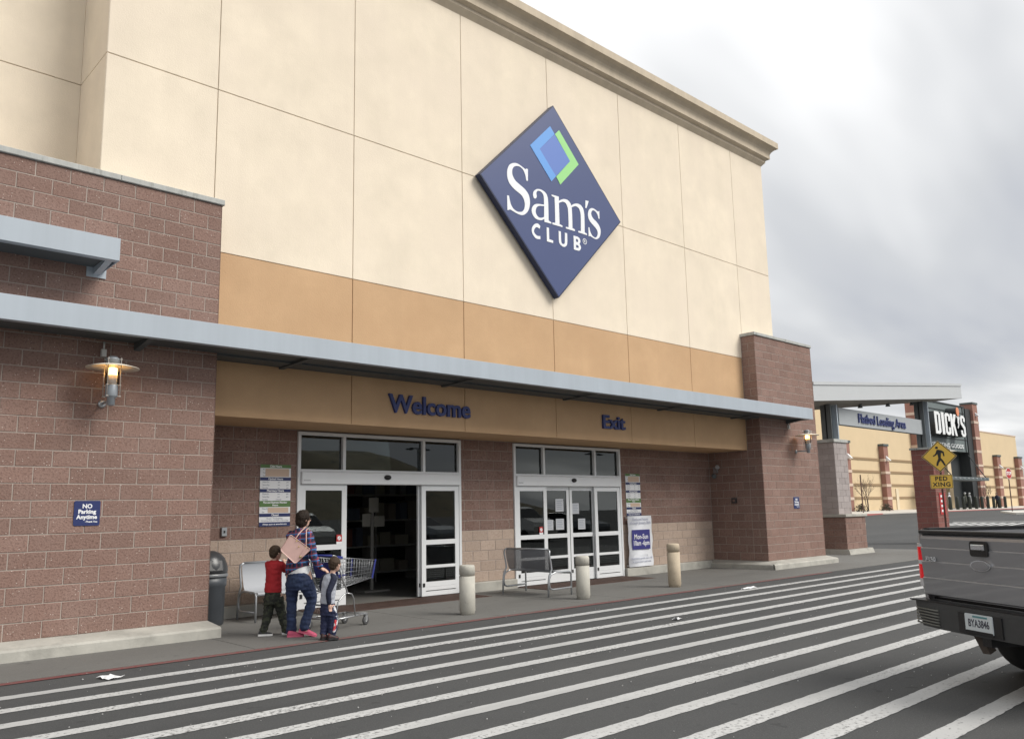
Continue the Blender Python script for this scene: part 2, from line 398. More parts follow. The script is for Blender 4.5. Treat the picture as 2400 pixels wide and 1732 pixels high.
# sidewalk of separate poured slabs
walk = MB().box(-12, 25.3, -1.60, 1.9, -.12, -.004).build('sidewalk', SIDEWALK); tag(walk, kind='structure')
xs = [-12, -9.1, -6.1, -3.1, -.09, 2.95, 5.98, 7.08, 10.1, 13.1, 16.1, 19.1, 22.2, 25.3]
for i in range(len(xs)-1):
    a, c = xs[i]+.006, xs[i+1]-.006
    yb = 1.9 if c > -.2 and a < 14.7 else (-.02 if c < 14 else 1.9)
    MB().box(a, c, -1.598, yb, -.05, .010).build('slab', SIDEWALK, walk)
# tread mats in front of the doors
MAT = mat('rust_door_mat', (.10, .062, .05), .8, var=.3, vs=4, bump=.8, bs=70)
for x0, x1, lab in ((2.2, 5.78, 'brown ribbed door mat before the open Welcome doors'), (7.27, 10.8, 'brown ribbed door mat before the closed Exit doors')):
    b = MB().box(x0, x1, .70, 1.60, .010, .016)
    n = int((x1-x0)/.062)
    for k in range(n):
        xx = x0+.015+k*.062; b.box(xx, xx+.034, .715, 1.59, .016, .022)
    tag(b.build('door_mat', MAT), lab, 'door mat')

# ------------------------------------------------------------------ store building
C8, B16 = .2032, .4064
STORE = empty('store_building', (7, 3, 0), label='big cream stucco store with brown block piers, ochre band and grey canopy', cat='building')
def P(o):     # keep world coordinates while parenting to the store root
    o.parent = STORE; o.matrix_parent_inverse = Matrix.Translation((-7, -3, 0)); return o
def part(b, name, m, parent=None):
    o = b.build(name, m)
    if parent is None: return P(o)
    o.parent = parent; o.matrix_parent_inverse = parent.matrix_world.inverted() if False else Matrix.Identity(4)
    return o
WALLY = 1.62
# mortar cores and hidden mass
part(MB().box(-3.9, -.004, .006, 1.5, .19, 6.088), 'pier_core', MORTAR)
part(MB().box(-.004, 0, .0, 1.9, .19, 6.088), 'pier_side', BLOCK)
part(MB().box(14.606, 17.63, .006, 1.9, .19, 6.088), 'pier_core', MORTAR)
part(MB().box(17.63, 17.648, .0, 12, .19, 6.088), 'pier_side', BLOCK)
b = MB(); b.box(-.01, 2.17, WALLY+.007, 2.0, -.05, 3.2); b.box(5.79, 7.25, WALLY+.007, 2.0, -.05, 3.2); b.box(10.79, 14.7, WALLY+.007, 2.0, -.05, 3.2); b.box(2.17, 10.79, WALLY+.05, 2.0, 3.02, 3.2)
part(b, 'recess_core', MORTAR)
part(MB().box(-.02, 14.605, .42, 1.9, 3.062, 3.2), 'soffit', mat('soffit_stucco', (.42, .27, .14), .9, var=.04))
b = MB(); b.box(-1.56, 16.32, .43, 3.2, 3.2, 11.5); b.box(-12, -1.0, WALLY+.024, 3.2, 3, 13.5); part(b, 'facade_core', JOINT_C)
part(MB().box(-.0, 14.6, .428, .46, 3.056, 5.52), 'ochre_backing', JOINT_O)
part(MB().box(-12, -3.9, .02, 1.5, .19, 6.088), 'pier_side', BLOCK)
# --- blocks
PROJ = None
def project_area(c, w, h, nrm):
    d = Vector(c)-Vector(CAM_POS); dist = d.length
    return w*h*abs(d.normalized().dot(nrm))/dist**2
blocks = []      # (area, center, w, face, material)
def rows_of(x0, x1, z0, nrow, face, fixed, first, skip=None, bm_=BLOCK, tan_rows=0):
    for r in range(nrow):
        off = 0 if (r+first) % 2 == 0 else -B16/2
        x = x0+off
        while x < x1-.02:
            a, c = max(x, x0), min(x+B16, x1)
            x += B16
            zc = z0+(r+.5)*C8
            segs = [(a, c)]
            for (s0, s1, st) in (skip or []):
                if z0+r*C8 < st-.05:
                    ns = []
                    for (p, q) in segs:
                        if q <= s0 or p >= s1: ns.append((p, q))
                        else:
                            if p < s0-.03: ns.append((p, s0))
                            if q > s1+.03: ns.append((s1, q))
                    segs = ns
            for (p, q) in segs:
                if q-p < .05: continue
                m = TANB if r < tan_rows else bm_
                if face == 'front': cen = (p+q)/2, fixed, zc; nrm = Vector((0, -1, 0))
                else: cen = fixed, (p+q)/2, zc; nrm = Vector((-1, 0, 0))
                blocks.append((project_area(cen, q-p, C8, nrm), cen, q-p, face, m))
# left pier is anchored on its right corner: work from x=0 leftwards
rows_of(-9.5*B16, 0, .2, 29, 'front', 0, 1)
rows_of(14.6, 17.648, .2, 29, 'front', 0, 0)
rows_of(0, .406, .2, 29, 'side', 14.6, 0)
rows_of(.406, 1.62, .2, 14, 'side', 14.6, 0)
DOORS = [(2.17, 5.79, 3.02), (7.25, 10.79, 3.02)]
rows_of(0, 14.6, .2, 14, 'front', WALLY, 0, skip=DOORS, tan_rows=5)
_bm = {}
def block_mesh(w, variant, m):
    key = (round(w, 3), variant, m.name)
    if key in _bm: return _bm[key]
    g = .0048; b = MB(); b.bev(-w/2+g, w/2-g, 0, .06, -C8/2+g, C8/2-g, .006)
    rs = random.Random(hash(key[:2]) & 0xffff)
    b.v = [(x+rs.uniform(-.0012, .0012), y+(rs.uniform(-.0015, .003) if y < .03 else 0), z+rs.uniform(-.0012, .0012)) for x, y, z in b.v]
    me = b.mesh('block', m); at = me.attributes.new('rnd', 'FLOAT', 'FACE')
    at.data.foreach_set('value', [(variant+.5)/12]*len(me.polygons)); _bm[key] = me; return me
def place_blocks(name, sel, stuff):
    sel = sorted(sel, key=lambda t: -t[0]); rs = random.Random(3)
    rest = {}
    for i, (ar, c, w, face, m) in enumerate(sel):
        v = rs.randrange(12); me = block_mesh(w, v, m); rz = 0 if face == 'front' else -math.pi/2
        if i < 300:
            o = link(name, me); o.location = c; o.rotation_euler = (0, 0, rz); P(o)
        else:
            b, rn = rest.setdefault(m.name, (MB(), []))
            M = Matrix.Translation(c) @ Matrix.Rotation(rz, 4, 'Z')
            b.add([M @ vv.co for vv in me.vertices], [list(p.vertices) for p in me.polygons]); rn += [(v+.5)/12]*len(me.polygons)
    for k, (b, rn) in rest.items():
        me = b.mesh(stuff, MATS[k]); me.attributes.new('rnd', 'FLOAT', 'FACE').data.foreach_set('value', rn)
        o = link(stuff, me); P(o); o['kind'] = 'stuff'
place_blocks('block', [t for t in blocks if t[4] is BLOCK], 'far_blockwork')
place_blocks('tan_block', [t for t in blocks if t[4] is TANB], 'far_tan_blockwork')
# copings, sloped concrete bases
def coping(x0, x1, y0, y1, z, seams):
    e = [x0]+seams+[x1]
    for a, c in zip(e, e[1:]): part(MB().bev(a+.002, c-.002, y0, y1, z, z+.078, .006), 'coping', CAPSTONE)
coping(-4.2, .03, -.03, .40, 6.094, [-2.9, -1.42])
coping(14.57, 17.68, -.03, .9, 6.094, [16.1])
def base(x0, x1, yb, left, right, name='concrete_base'):
    """sloped-top plinth in front of a wall face (front at y=-.34)"""
    ld = .30 if left else 0; rd = .045 if right else 0
    p = [(0, .2), (-.31, .145), (-.335, .12), (-.34, .0)]
    rings = []
    for x, dx in ((x0, -1 if left else 0), (x1, 1 if right else 0)):
        rings.append([(x+dx*(rd if dx > 0 else ld)*min(1, -y/.3), y, z) for y, z in p]+[(x, .2, -.02), (x, .2, .2)])
    b = MB(); b.loft(rings, smooth=False); return part(b, name, CONC)
base(-12, 0, 0, False, True)
base(14.6, 17.65, 0, True, True)
# plinth along the recess return (faces -X)
rings = []
for y in (-.28, 1.62):
    rings.append([(14.6, y, .2), (14.30, y, .14), (14.28, y, .12), (14.27, y, 0), (14.7, y, -.02), (14.7, y, .2)])
part(MB().loft([[(x, y if k else y, z) for x, y, z in r] for k, r in enumerate(rings)], smooth=False), 'concrete_base', CONC)
for x0, x1 in ((.0, 2.15), (5.81, 7.23), (10.81, 14.35)):
    part(MB().bev(x0, x1, WALLY-.10, WALLY+.02, -.01, .195, .012), 'concrete_base', CONC)
# --- stucco panels
ex = [-1.57]+[.044+2.4384*k for k in range(7)]+[16.33]
def panel(x0, x1, z0, z1, y, m, name, g=.005):
    return part(MB().bev(x0+g, x1-g, y, y+.02, z0+g, z1-g, .006), name, m)
for a, c in zip(ex, ex[1:]):
    panel(a if a > -1.5 else a-.007, c if c < 16 else c+.007, 5.52, 8.10, .406, CREAM, 'cream_panel')
    panel(a if a > -1.5 else a-.007, c if c < 16 else c+.007, 8.10, 11.43, .406, CREAM, 'cream_panel')
ox = [0]+ex[2:-1]
ox[-1] = 14.6
for a, c in zip(ox, ox[1:]):
    panel(a, c, 3.05, 5.52, .406, OCHRE, 'ochre_panel')
part(MB().box(0, 14.6, .406, 1.63, 3.050, 3.06), 'fascia_soffit', OCHRE)
# recessed wing at the left and the return of the tall front
lx = [-12, -8.9, -6.5, -4.05, -1.57]
for a, c in zip(lx, lx[1:]):
    panel(a, c, 5.5, 8.10, WALLY, CREAM, 'cream_panel'); panel(a, c, 8.10, 13.4, WALLY, CREAM, 'cream_panel')
for z0, z1 in ((5.5, 8.1), (8.1, 11.43)):
    part(MB().box(-1.575, -1.56, .414, WALLY+.01, z0+.007, z1-.007), 'return_panel', CREAM)
# cornice: profile swept along the front and round the right end
prof = [(0, 11.42), (.098, 11.532), (.102, 11.59), (.16, 11.615), (.2, 11.638), (.197, 11.75), (.207, 11.79), (.238, 11.845), (.293, 11.90), (.352, 11.931), (.384, 11.944), (.384, 12.12), (-.3, 12.14), (-.3, 11.42)]
rings = [[(x+sx*o, .406+sy*o, z) for o, z in prof] for x, sx, sy in ((-1.57, 0, -1), (16.33, 1, -1))]
rings.append([(16.33+o, 6, z) for o, z in prof])
CORN = mat('cornice_stucco', (.55, .47, .36), .9, var=.05, vs=2, bump=.2, bs=80, streak=.10)
part(MB().loft(rings, smooth=False), 'cornice', CORN)
part(MB().box(-1.3, 16.0, .7, 14, 11.4, 12.0), 'roof', mat('roof_grey', (.3, .3, .3), .9))
part(MB().box(-12, 17.4, 8.2, 14, -.05, 6), 'rear_mass', CREAM)
part(MB().box(17.0, 17.66, 1.9, 14, -.05, 6.05), 'rear_wall', TANB)
# --- canopies: hollow channel with fascia, soffit, brackets
def canopy(x0, x1, yf, yb, z0, z1, ribs, name, rm=None):
    t = .012
    b = MB(); b.bev(x0, x1, yf, yf+t, z0, z1, .004)                       # front fascia
    b.box(x0, x0+t, yf+t, yb, z0, z1); b.box(x1-t, x1, yf+t, yb, z0, z1)   # ends
    b.box(x0+t, x1-t, yf+t, yb, z1-.02, z1-.004)                          # top sheet
    b.box(x0+t, x1-t, yf+t, yf+.10, z0, z0+.012)                           # bottom lip
    o = part(b, name, CANOPY)
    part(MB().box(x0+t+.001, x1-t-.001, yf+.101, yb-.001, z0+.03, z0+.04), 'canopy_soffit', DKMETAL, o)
    for x in ribs:
        b = MB(); b.prism([(x-.0, 0)], 0, 0) if False else None
        vs = [(x-.04, yb, z0+.03), (x-.04, yf+.1, z0+.03), (x-.04, yf+.1, z0+.0), (x-.04, yb, z0-.07)]
        b.add(vs+[(q[0]+.08, q[1], q[2]) for q in vs], [(0, 1, 2, 3), (7, 6, 5, 4), (0, 4, 5, 1), (1, 5, 6, 2), (2, 6, 7, 3), (3, 7, 4, 0)])
        if not rm: b.box(x-.12, x+.12, yb-.012, yb-.001, z0-.10, z0+.05)
        part(b, 'bracket', rm or CANOPY, o)
    return o
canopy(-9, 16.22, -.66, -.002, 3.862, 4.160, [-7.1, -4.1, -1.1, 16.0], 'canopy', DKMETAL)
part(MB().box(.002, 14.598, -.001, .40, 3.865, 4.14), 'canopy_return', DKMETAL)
for x in (1.2, 4.4, 7.6, 10.8, 13.9):
    b = MB(); vs = [(x-.04, .40, 3.864), (x-.04, -.55, 3.864), (x-.04, -.55, 3.858), (x-.04, .40, 3.835)]
    b.add(vs+[(q[0]+.08, q[1], q[2]) for q in vs], [(0, 1, 2, 3), (7, 6, 5, 4), (0, 4, 5, 1), (1, 5, 6, 2), (2, 6, 7, 3), (3, 7, 4, 0)])
    part(b, 'bracket', DKMETAL)
canopy(-9, -1.56, -.60, -.002, 4.80, 5.093, [-6.5, -4.1, -1.66], 'canopy')
# --- raised words
LETTER = mat('navy_letters', (.035, .05, .17), .5)
def split_letters(me, name):
    """one mesh per letter, held by an empty"""
    bm = bmesh.new(); bm.from_mesh(me); bm.faces.ensure_lookup_table(); seen = set(); isl = []
    for f in bm.faces:
        if f.index in seen: continue
        st = [f]; cur = []; seen.add(f.index)
        while st:
            g = st.pop(); cur.append(g)
            for e in g.edges:
                for h in e.link_faces:
                    if h.index not in seen: seen.add(h.index); st.append(h)
        xs = [v.co.x for g in cur for v in g.verts]; isl.append([min(xs), max(xs), cur])
    isl.sort(key=lambda t: t[0]); grp = []
    for a, c, fs in isl:
        if grp and (min(c, grp[-1][1])-a) > .5*min(c-a, grp[-1][1]-grp[-1][0]): grp[-1][1] = max(grp[-1][1], c); grp[-1][2] += fs
        else: grp.append([a, c, list(fs)])
    root = bpy.data.objects.new(name, None); COL.objects.link(root)
    for a, c, fs in grp:
        b = MB()
        for f in fs: b.add([v.co for v in f.verts], [list(range(len(f.verts)))])
        b.build('letter', me.materials[0], root, fix=False)
    bm.free(); return root
def word(txt, x0, x1, z0, ztop, y, depth, m, parent=None, bold=.012, capname='lettering'):
    me = text_mesh(txt, 1.0, m, depth, 'LEFT', bold)
    xs = [v.co.x for v in me.vertices]; zs = [v.co.z for v in me.vertices]
    sx = (x1-x0)/(max(xs)-min(xs)); sz = (ztop-z0)/(max(zs)-min(zs)); a, c = min(xs), min(zs)
    for v in me.vertices: v.co = (x0+(v.co.x-a)*sx, y+v.co.y, z0+(v.co.z-c)*sz)
    return split_letters(me, capname)
P(word('Welcome', 3.20, 5.02, 3.295, 3.62, .404, .05, LETTER, bold=.022))
P(word('Exit', 8.78, 9.53, 3.315, 3.615, .404, .05, LETTER, bold=.022))
# --- sliding door sets
def glass_mat():
    m = bpy.data.materials.new('tinted_glass'); m.use_nodes = True; nt = m.node_tree; N = nt.nodes; L = nt.links; N.remove(N['Principled BSDF'])
    fr = N.new('ShaderNodeFresnel'); fr.inputs[0].default_value = 1.75
    tr = N.new('ShaderNodeBsdfTransparent'); tr.inputs[0].default_value = (.36, .39, .39, 1)
    gl = N.new('ShaderNodeBsdfGlossy'); gl.inputs[0].default_value = (.85, .9, .9, 1); gl.inputs[1].default_value = .0
    mx = N.new('ShaderNodeMixShader'); L.new(fr.outputs[0], mx.inputs[0]); L.new(tr.outputs[0], mx.inputs[1]); L.new(gl.outputs[0], mx.inputs[2])
    L.new(mx.outputs[0], N['Material Output'].inputs[0]); MATS['glass'] = m; return m
GLASS = glass_mat()
def frame(b, x0, x1, z0, z1, t, y0, y1):
    b.box(x0, x0+t, y0, y1, z0, z1); b.box(x1-t, x1, y0, y1, z0, z1); b.box(x0+t, x1-t, y0, y1, z1-t, z1); b.box(x0+t, x1-t, y0, y1, z0, z0+t)
def doorset(x0, x1, opened, name):
    Y = WALLY+.0; m1, m2 = x0+.92, x1-.92
    b = MB(); b.box(x0, x0+.055, Y-.03, Y+.12, .012, 3.02); b.box(x1-.055, x1, Y-.03, Y+.12, .012, 3.02)
    b.box(x0+.055, x1-.055, Y-.03, Y+.12, 2.965, 3.02); b.box(x0+.055, x1-.055, Y-.03, Y+.12, 2.335, 2.375)
    for mm in (m1, m2): b.box(mm-.028, mm+.028, Y-.026, Y+.11, 2.375, 2.965)
    fr = part(b, 'door_frame', WHITEF)
    hd = MB(); hd.bev(x0+.056, x1-.056, Y-.075, Y+.10, 2.115, 2.334, .012); hd.box(x0+.056, x1-.056, Y-.080, Y-.076, 2.225, 2.232)
    part(hd, 'door_header', WHITEF, fr)
    part(MB().ball((x0+1.81, Y-.09, 2.25), .075, 8, (1, .55, .62)), 'motion_sensor', BLACK, fr)
    part(MB().box(x0+.09, x0+.22, Y-.082, Y-.0765, 2.17, 2.195), 'name_plate', ALU, fr)
    for a, c in ((x0+.055, m1-.028), (m1+.028, m2-.028), (m2+.028, x1-.055)):
        part(MB().box(a, c, Y+.04, Y+.052, 2.375, 2.965), 'pane', GLASS, fr)
    def leaf(a, c, y, low):
        l = MB(); st = .085 if low != 'side' else .10
        frame(l, a, c, .03, 2.11, st, y, y+.045)
        l.box(a+st, c-st, y, y+.045, .985, 1.075); l.box(a+st, c-st, y, y+.045, .545, .600); l.box(a+st, c-st, y, y+.045, .115, .29)
        l.box(a+st, c-st, y-.004, y-.001, .205, .21)
        lf = part(l, 'door_leaf', WHITEF, fr)
        for q0, q1 in ((.29, .545), (.6, .985), (1.075, 2.025)):
            part(MB().box(a+st, c-st, y+.016, y+.026, q0, q1), 'pane', GLASS, lf if False else fr)
        part(MB().box(a+st*.2, a+st*.7, y-.008, y-.001, .20, .27), 'latch', BLACK, fr)
        return lf
    leaf(x0+.06, m1+.06, Y-.02, 'side'); leaf(m2-.06, x1-.06, Y-.02, 'side')
    if opened:
        leaf(x0+.10, m1+.10, Y+.045, 'slide'); leaf(m2-.10, x1-.10, Y+.045, 'slide')
    else:
        mid = (x0+x1)/2-.0
        leaf(m1+.0, mid-.006, Y+.045, 'slide'); leaf(mid+.006, m2-.0, Y+.045, 'slide')
        part(MB().box(mid-.006, mid+.006, Y+.04, Y+.06, .03, 2.1), 'gasket', BLACK, fr)
    return fr
doorset(2.17, 5.79, True, 'w'); doorset(7.25, 10.79, False, 'e')
# interior seen through the doors
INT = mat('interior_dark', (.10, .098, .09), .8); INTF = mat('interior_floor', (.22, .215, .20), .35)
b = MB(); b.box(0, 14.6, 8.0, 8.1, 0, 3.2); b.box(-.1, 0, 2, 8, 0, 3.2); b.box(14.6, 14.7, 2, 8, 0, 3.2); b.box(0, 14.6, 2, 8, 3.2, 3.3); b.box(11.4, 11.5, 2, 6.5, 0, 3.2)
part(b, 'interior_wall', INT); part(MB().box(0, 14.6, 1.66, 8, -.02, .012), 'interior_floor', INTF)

SHELF = mat('shelf_grey', (.30, .29, .27), .6)
for x, lab in ((5.0, 'dim display shelf deep inside the open Welcome doors on the left'), (7.9, 'dim display shelf deep inside the open Welcome doors on the right'), (11.7, 'dim display shelf deep inside the Exit doors')):
    t = empty('display_shelf', (x, 5.4, .012), 0, lab, 'shelf'); b = MB()
    for z in (.2, .8, 1.4, 2.0): b.box(0, 2.6, 0, .6, z, z+.04)
    for xx in (0, 1.3, 2.56): b.box(xx, xx+.04, .02, .58, 0, 2.4)
    b.build('rack', SHELF, t); rs = random.Random(int(x*10))
    for z in (.24, .84, 1.44, 2.04):
        q = .08
        while q < 2.3:
            w, h = rs.uniform(.15, .4), rs.uniform(.2, .45); c = rs.choice(((.22, .19, .15), (.25, .25, .25), (.10, .12, .16), (.2, .08, .06), (.28, .26, .2)))
            MB().box(q, q+w, .05, .5, z, z+h).build('carton', mat('carton_%d' % int(c[0]*100), c, .7), t); q += w+rs.uniform(.02, .15)
t = empty('notice_stand', (4.95, 3.5, .012), 0, 'stand with white notices just inside the open Welcome doors', 'stand')
MB().box(-.03, .03, 0, .04, 0, 1.9).build('post', SHELF, t); MB().box(-.3, .3, -.2, .2, 0, .03).build('foot', SHELF, t)
for x, z, w, h in ((-.16, 1.45, .2, .26), (.16, 1.42, .26, .22), (.02, 1.76, .24, .30)): MB().box(x-w/2, x+w/2, -.02, -.012, z-h/2, z+h/2).build('notice', mat('inside_paper', (.34, .33, .29), .7), t)

# hairline cracks in the asphalt and scattered grit
CRK = mat('crack_dark', (.022, .022, .022), .95)
for seed, (x, y, dx, dy, n) in enumerate(((3.3, -5.75, -.03, -.06, 9), (7.5, -3.1, .05, -.08, 9), (-2.4, -6.6, .07, -.06, 10))):
    rs = random.Random(40+seed); b = MB(); prev = None
    for k in range(n):
        w = .003*math.sin(math.pi*(k+.5)/n)+.001; q = ((x-dy*w*8, y+dx*w*8, .0052), (x+dy*w*8, y-dx*w*8, .0052))
        if prev: b.add([prev[0], prev[1], q[1], q[0]], [(0, 1, 2, 3)])
        prev = q; x += dx+rs.uniform(-.04, .04); y += dy+rs.uniform(-.04, .04)
    b.build('crack', CRK, road, fix=False)
rs = random.Random(77); b = MB()
for k in range(700):
    x = rs.uniform(-4, 14); y = rs.uniform(-9.5, -1.2); r_ = rs.uniform(.003, .009)*(1.6 if rs.random() < .06 else 1)
    vs = [(x+r_*math.cos(a+rs.uniform(-.4, .4)), y+r_*math.sin(a), .004) for a in (0, 2.1, 4.2)]+[(x, y, .005+r_)]
    b.add(vs, [(0, 1, 3), (1, 2, 3), (2, 0, 3)])
tag(b.build('grit', mat('grit_pale', (.34, .34, .33), .9, var=.4, vs=4), fix=False), 'pale grit scattered over the asphalt', 'grit', kind='stuff')
LOGO = {
  'S': [(-0.823, 0.453, 1), (-0.832, 0.195, 1), (-0.877, 0.191, 1), (-0.903, 0.304, 0), (-0.96, 0.397, 0), (-1.041, 0.439, 0), (-1.135, 0.435, 0), (-1.218, 0.395, 0), (-1.264, 0.33, 0), (-1.274, 0.256, 0), (-1.253, 0.182, 0), (-1.18, 0.103, 0), (-1.053, 0.048, 0), (-0.925, -0.008, 0), (-0.832, -0.083, 0), (-0.794, -0.181, 0), (-0.792, -0.298, 0), (-0.825, -0.413, 0), (-0.894, -0.51, 0), (-0.979, -0.571, 0), (-1.061, -0.59, 0), (-1.189, -0.581, 0), (-1.348, -0.545, 0), (-1.377, -0.562, 1), (-1.427, -0.574, 1), (-1.426, -0.266, 1), (-1.375, -0.262, 1), (-1.36, -0.333, 0), (-1.323, -0.438, 0), (-1.256, -0.509, 0), (-1.164, -0.54, 0), (-1.071, -0.531, 0), (-1.0, -0.496, 0), (-0.957, -0.436, 0), (-0.936, -0.351, 0), (-0.951, -0.257, 0), (-1.002, -0.18, 0), (-1.094, -0.132, 0), (-1.232, -0.079, 0), (-1.345, -0.003, 0), (-1.4, 0.089, 0), (-1.414, 0.182, 0), (-1.404, 0.282, 0), (-1.357, 0.384, 0), (-1.286, 0.445, 0), (-1.204, 0.48, 0), (-1.11, 0.49, 0), (-1.005, 0.466, 0), (-0.899, 0.432, 0), (-0.869, 0.454, 1)],
  'a': [(-0.694, -0.066, 0), (-0.673, 0.003, 0), (-0.61, 0.065, 0), (-0.536, 0.098, 0), (-0.425, 0.104, 0), (-0.315, 0.068, 0), (-0.262, -0.01, 0), (-0.248, -0.126, 0), (-0.249, -0.329, 0), (-0.251, -0.521, 1), (-0.17, -0.543, 1), (-0.171, -0.573, 1), (-0.377, -0.578, 1), (-0.38, -0.513, 1), (-0.437, -0.551, 0), (-0.511, -0.573, 0), (-0.621, -0.571, 0), (-0.703, -0.519, 0), (-0.743, -0.438, 0), (-0.728, -0.354, 0), (-0.659, -0.274, 0), (-0.56, -0.233, 0), (-0.375, -0.204, 1), (-0.375, -0.048, 0), (-0.403, 0.027, 0), (-0.476, 0.063, 0), (-0.537, 0.059, 0), (-0.575, 0.033, 0), (-0.595, -0.013, 0), (-0.585, -0.083, 0), (-0.617, -0.128, 0), (-0.666, -0.131, 0)],
  'a_hole': [(-0.374, -0.235, 1), (-0.525, -0.268, 0), (-0.6, -0.323, 0), (-0.627, -0.401, 0), (-0.611, -0.47, 0), (-0.546, -0.517, 0), (-0.473, -0.514, 0), (-0.383, -0.474, 1)],
  'm': [(-0.141, 0.079, 1), (0.082, 0.088, 1), (0.081, -0.008, 1), (0.17, 0.047, 0), (0.262, 0.079, 0), (0.367, 0.077, 0), (0.437, 0.033, 0), (0.468, -0.016, 1), (0.55, 0.038, 0), (0.658, 0.076, 0), (0.766, 0.072, 0), (0.844, 0.014, 0), (0.874, -0.074, 0), (0.882, -0.187, 0), (0.874, -0.532, 1), (0.945, -0.545, 1), (0.944, -0.579, 1), (0.66, -0.575, 1), (0.666, -0.541, 1), (0.75, -0.531, 1), (0.762, -0.234, 0), (0.756, -0.121, 0), (0.72, -0.035, 0), (0.655, 0.002, 0), (0.588, -0.001, 0), (0.479, -0.051, 1), (0.485, -0.262, 0), (0.481, -0.521, 1), (0.56, -0.536, 1), (0.558, -0.574, 1), (0.272, -0.577, 1), (0.274, -0.54, 1), (0.359, -0.53, 1), (0.365, -0.253, 0), (0.352, -0.105, 0), (0.31, -0.022, 0), (0.246, 0.007, 0), (0.181, -0.002, 0), (0.079, -0.055, 1), (0.08, -0.265, 0), (0.079, -0.524, 1), (0.168, -0.536, 1), (0.166, -0.573, 1), (-0.139, -0.577, 1), (-0.135, -0.539, 1), (-0.052, -0.527, 1), (-0.049, -0.295, 0), (-0.048, 0.038, 1), (-0.136, 0.046, 1)],
  'apos': [(0.939, 0.219, 1), (1.044, 0.228, 1), (0.962, 0.046, 1), (0.921, 0.043, 1)],
  's': [(1.389, 0.079, 1), (1.388, -0.104, 1), (1.353, -0.101, 1), (1.327, -0.024, 0), (1.273, 0.031, 0), (1.205, 0.052, 0), (1.148, 0.03, 0), (1.114, -0.026, 0), (1.121, -0.083, 0), (1.18, -0.146, 0), (1.275, -0.192, 0), (1.363, -0.259, 0), (1.407, -0.346, 0), (1.402, -0.444, 0), (1.354, -0.542, 0), (1.267, -0.599, 0), (1.183, -0.603, 0), (1.04, -0.572, 1), (1.025, -0.585, 1), (0.998, -0.589, 1), (1.004, -0.384, 1), (1.036, -0.381, 1), (1.059, -0.472, 0), (1.117, -0.545, 0), (1.198, -0.576, 0), (1.255, -0.558, 0), (1.3, -0.495, 0), (1.305, -0.417, 0), (1.252, -0.352, 0), (1.158, -0.296, 0), (1.051, -0.224, 0), (1.007, -0.138, 0), (1.009, -0.051, 0), (1.051, 0.036, 0), (1.13, 0.086, 0), (1.221, 0.092, 0), (1.345, 0.056, 0), (1.367, 0.071, 1)],
  'L': [(-0.315, -0.682, 1), (-0.247, -0.681, 1), (-0.248, -0.926, 1), (-0.132, -0.933, 1), (-0.134, -0.988, 1), (-0.321, -0.989, 1)],
  'U': [(0.045, -0.681, 1), (0.113, -0.681, 1), (0.114, -0.885, 0), (0.134, -0.936, 0), (0.172, -0.946, 0), (0.205, -0.93, 0), (0.226, -0.888, 0), (0.238, -0.678, 1), (0.307, -0.675, 1), (0.301, -0.891, 0), (0.268, -0.963, 0), (0.202, -1.0, 0), (0.125, -0.993, 0), (0.063, -0.951, 0), (0.044, -0.881, 0)],
  'B': [(0.509, -0.683, 1), (0.629, -0.681, 0), (0.701, -0.707, 0), (0.721, -0.773, 0), (0.688, -0.832, 1), (0.732, -0.884, 0), (0.722, -0.942, 0), (0.674, -0.985, 0), (0.607, -0.994, 0), (0.504, -0.992, 1)],
  'B_h1': [(0.582, -0.738, 1), (0.626, -0.742, 0), (0.651, -0.77, 0), (0.636, -0.801, 0), (0.579, -0.804, 1)],
  'B_h2': [(0.578, -0.874, 1), (0.626, -0.873, 0), (0.662, -0.899, 0), (0.643, -0.931, 0), (0.575, -0.936, 1)],
  'C': [(-0.503, -0.701, 1), (-0.524, -0.761, 1), (-0.617, -0.749, 0), (-0.681, -0.81, 0), (-0.684, -0.879, 0), (-0.604, -0.929, 0), (-0.511, -0.917, 1), (-0.51, -0.983, 1), (-0.644, -0.993, 0), (-0.743, -0.905, 0), (-0.747, -0.797, 0), (-0.67, -0.698, 0), (-0.576, -0.662, 0)],
  'blue': [(-0.121, 1.622, 1), (0.011, 1.482, 1), (-0.46, 1.007, 1), (0.015, 0.527, 1), (-0.131, 0.373, 1), (-0.742, 1.002, 1)],
  'green': [(0.156, 1.616, 1), (0.752, 1.001, 1), (0.143, 0.374, 1), (0.023, 0.523, 1), (0.476, 0.999, 1), (0.023, 1.486, 1)],
  'mid': [(0.015, 1.478, 1), (0.476, 0.999, 1), (0.015, 0.527, 1), (-0.46, 1.007, 1)],
  'R': [(0.867, -0.737, 1), (0.933, -0.723, 1), (0.864, -0.803, 1)],
}
# ------------------------------------------------------------------ diamond store sign
SX, SZ, SY = 7.36, 8.10, .227
sg = empty('store_sign', (SX, .40, SZ), label='large navy diamond sign with white Sam\'s Club lettering on the cream wall', cat='sign')
H = 2.142
NAVYF = mat('sign_navy', (.058, .080, .190), .32, var=.02, vs=2)
NAVYE = mat('sign_edge', (.012, .02, .06), .45)
d = [(0, -H), (H, 0), (0, H), (-H, 0)]
MB().prism(d, SY-.40+.004, -.03).build('cabinet', NAVYE, sg)
i = .016
MB().prism([(x*(1-i), z*(1-i)) for x, z in d], SY-.40, SY-.40+.0035).build('face', NAVYF, sg)
def letter(name, outs, m, y=SY-.40-.001, dep=.006):
    o = link(name, shape_mesh(name, [smooth_poly(LOGO[k]) for k in outs], dep, m), None, sg); o.location = (0, y, 0); return o
SIGNW = mat('sign_white', (.80, .82, .84), .4)
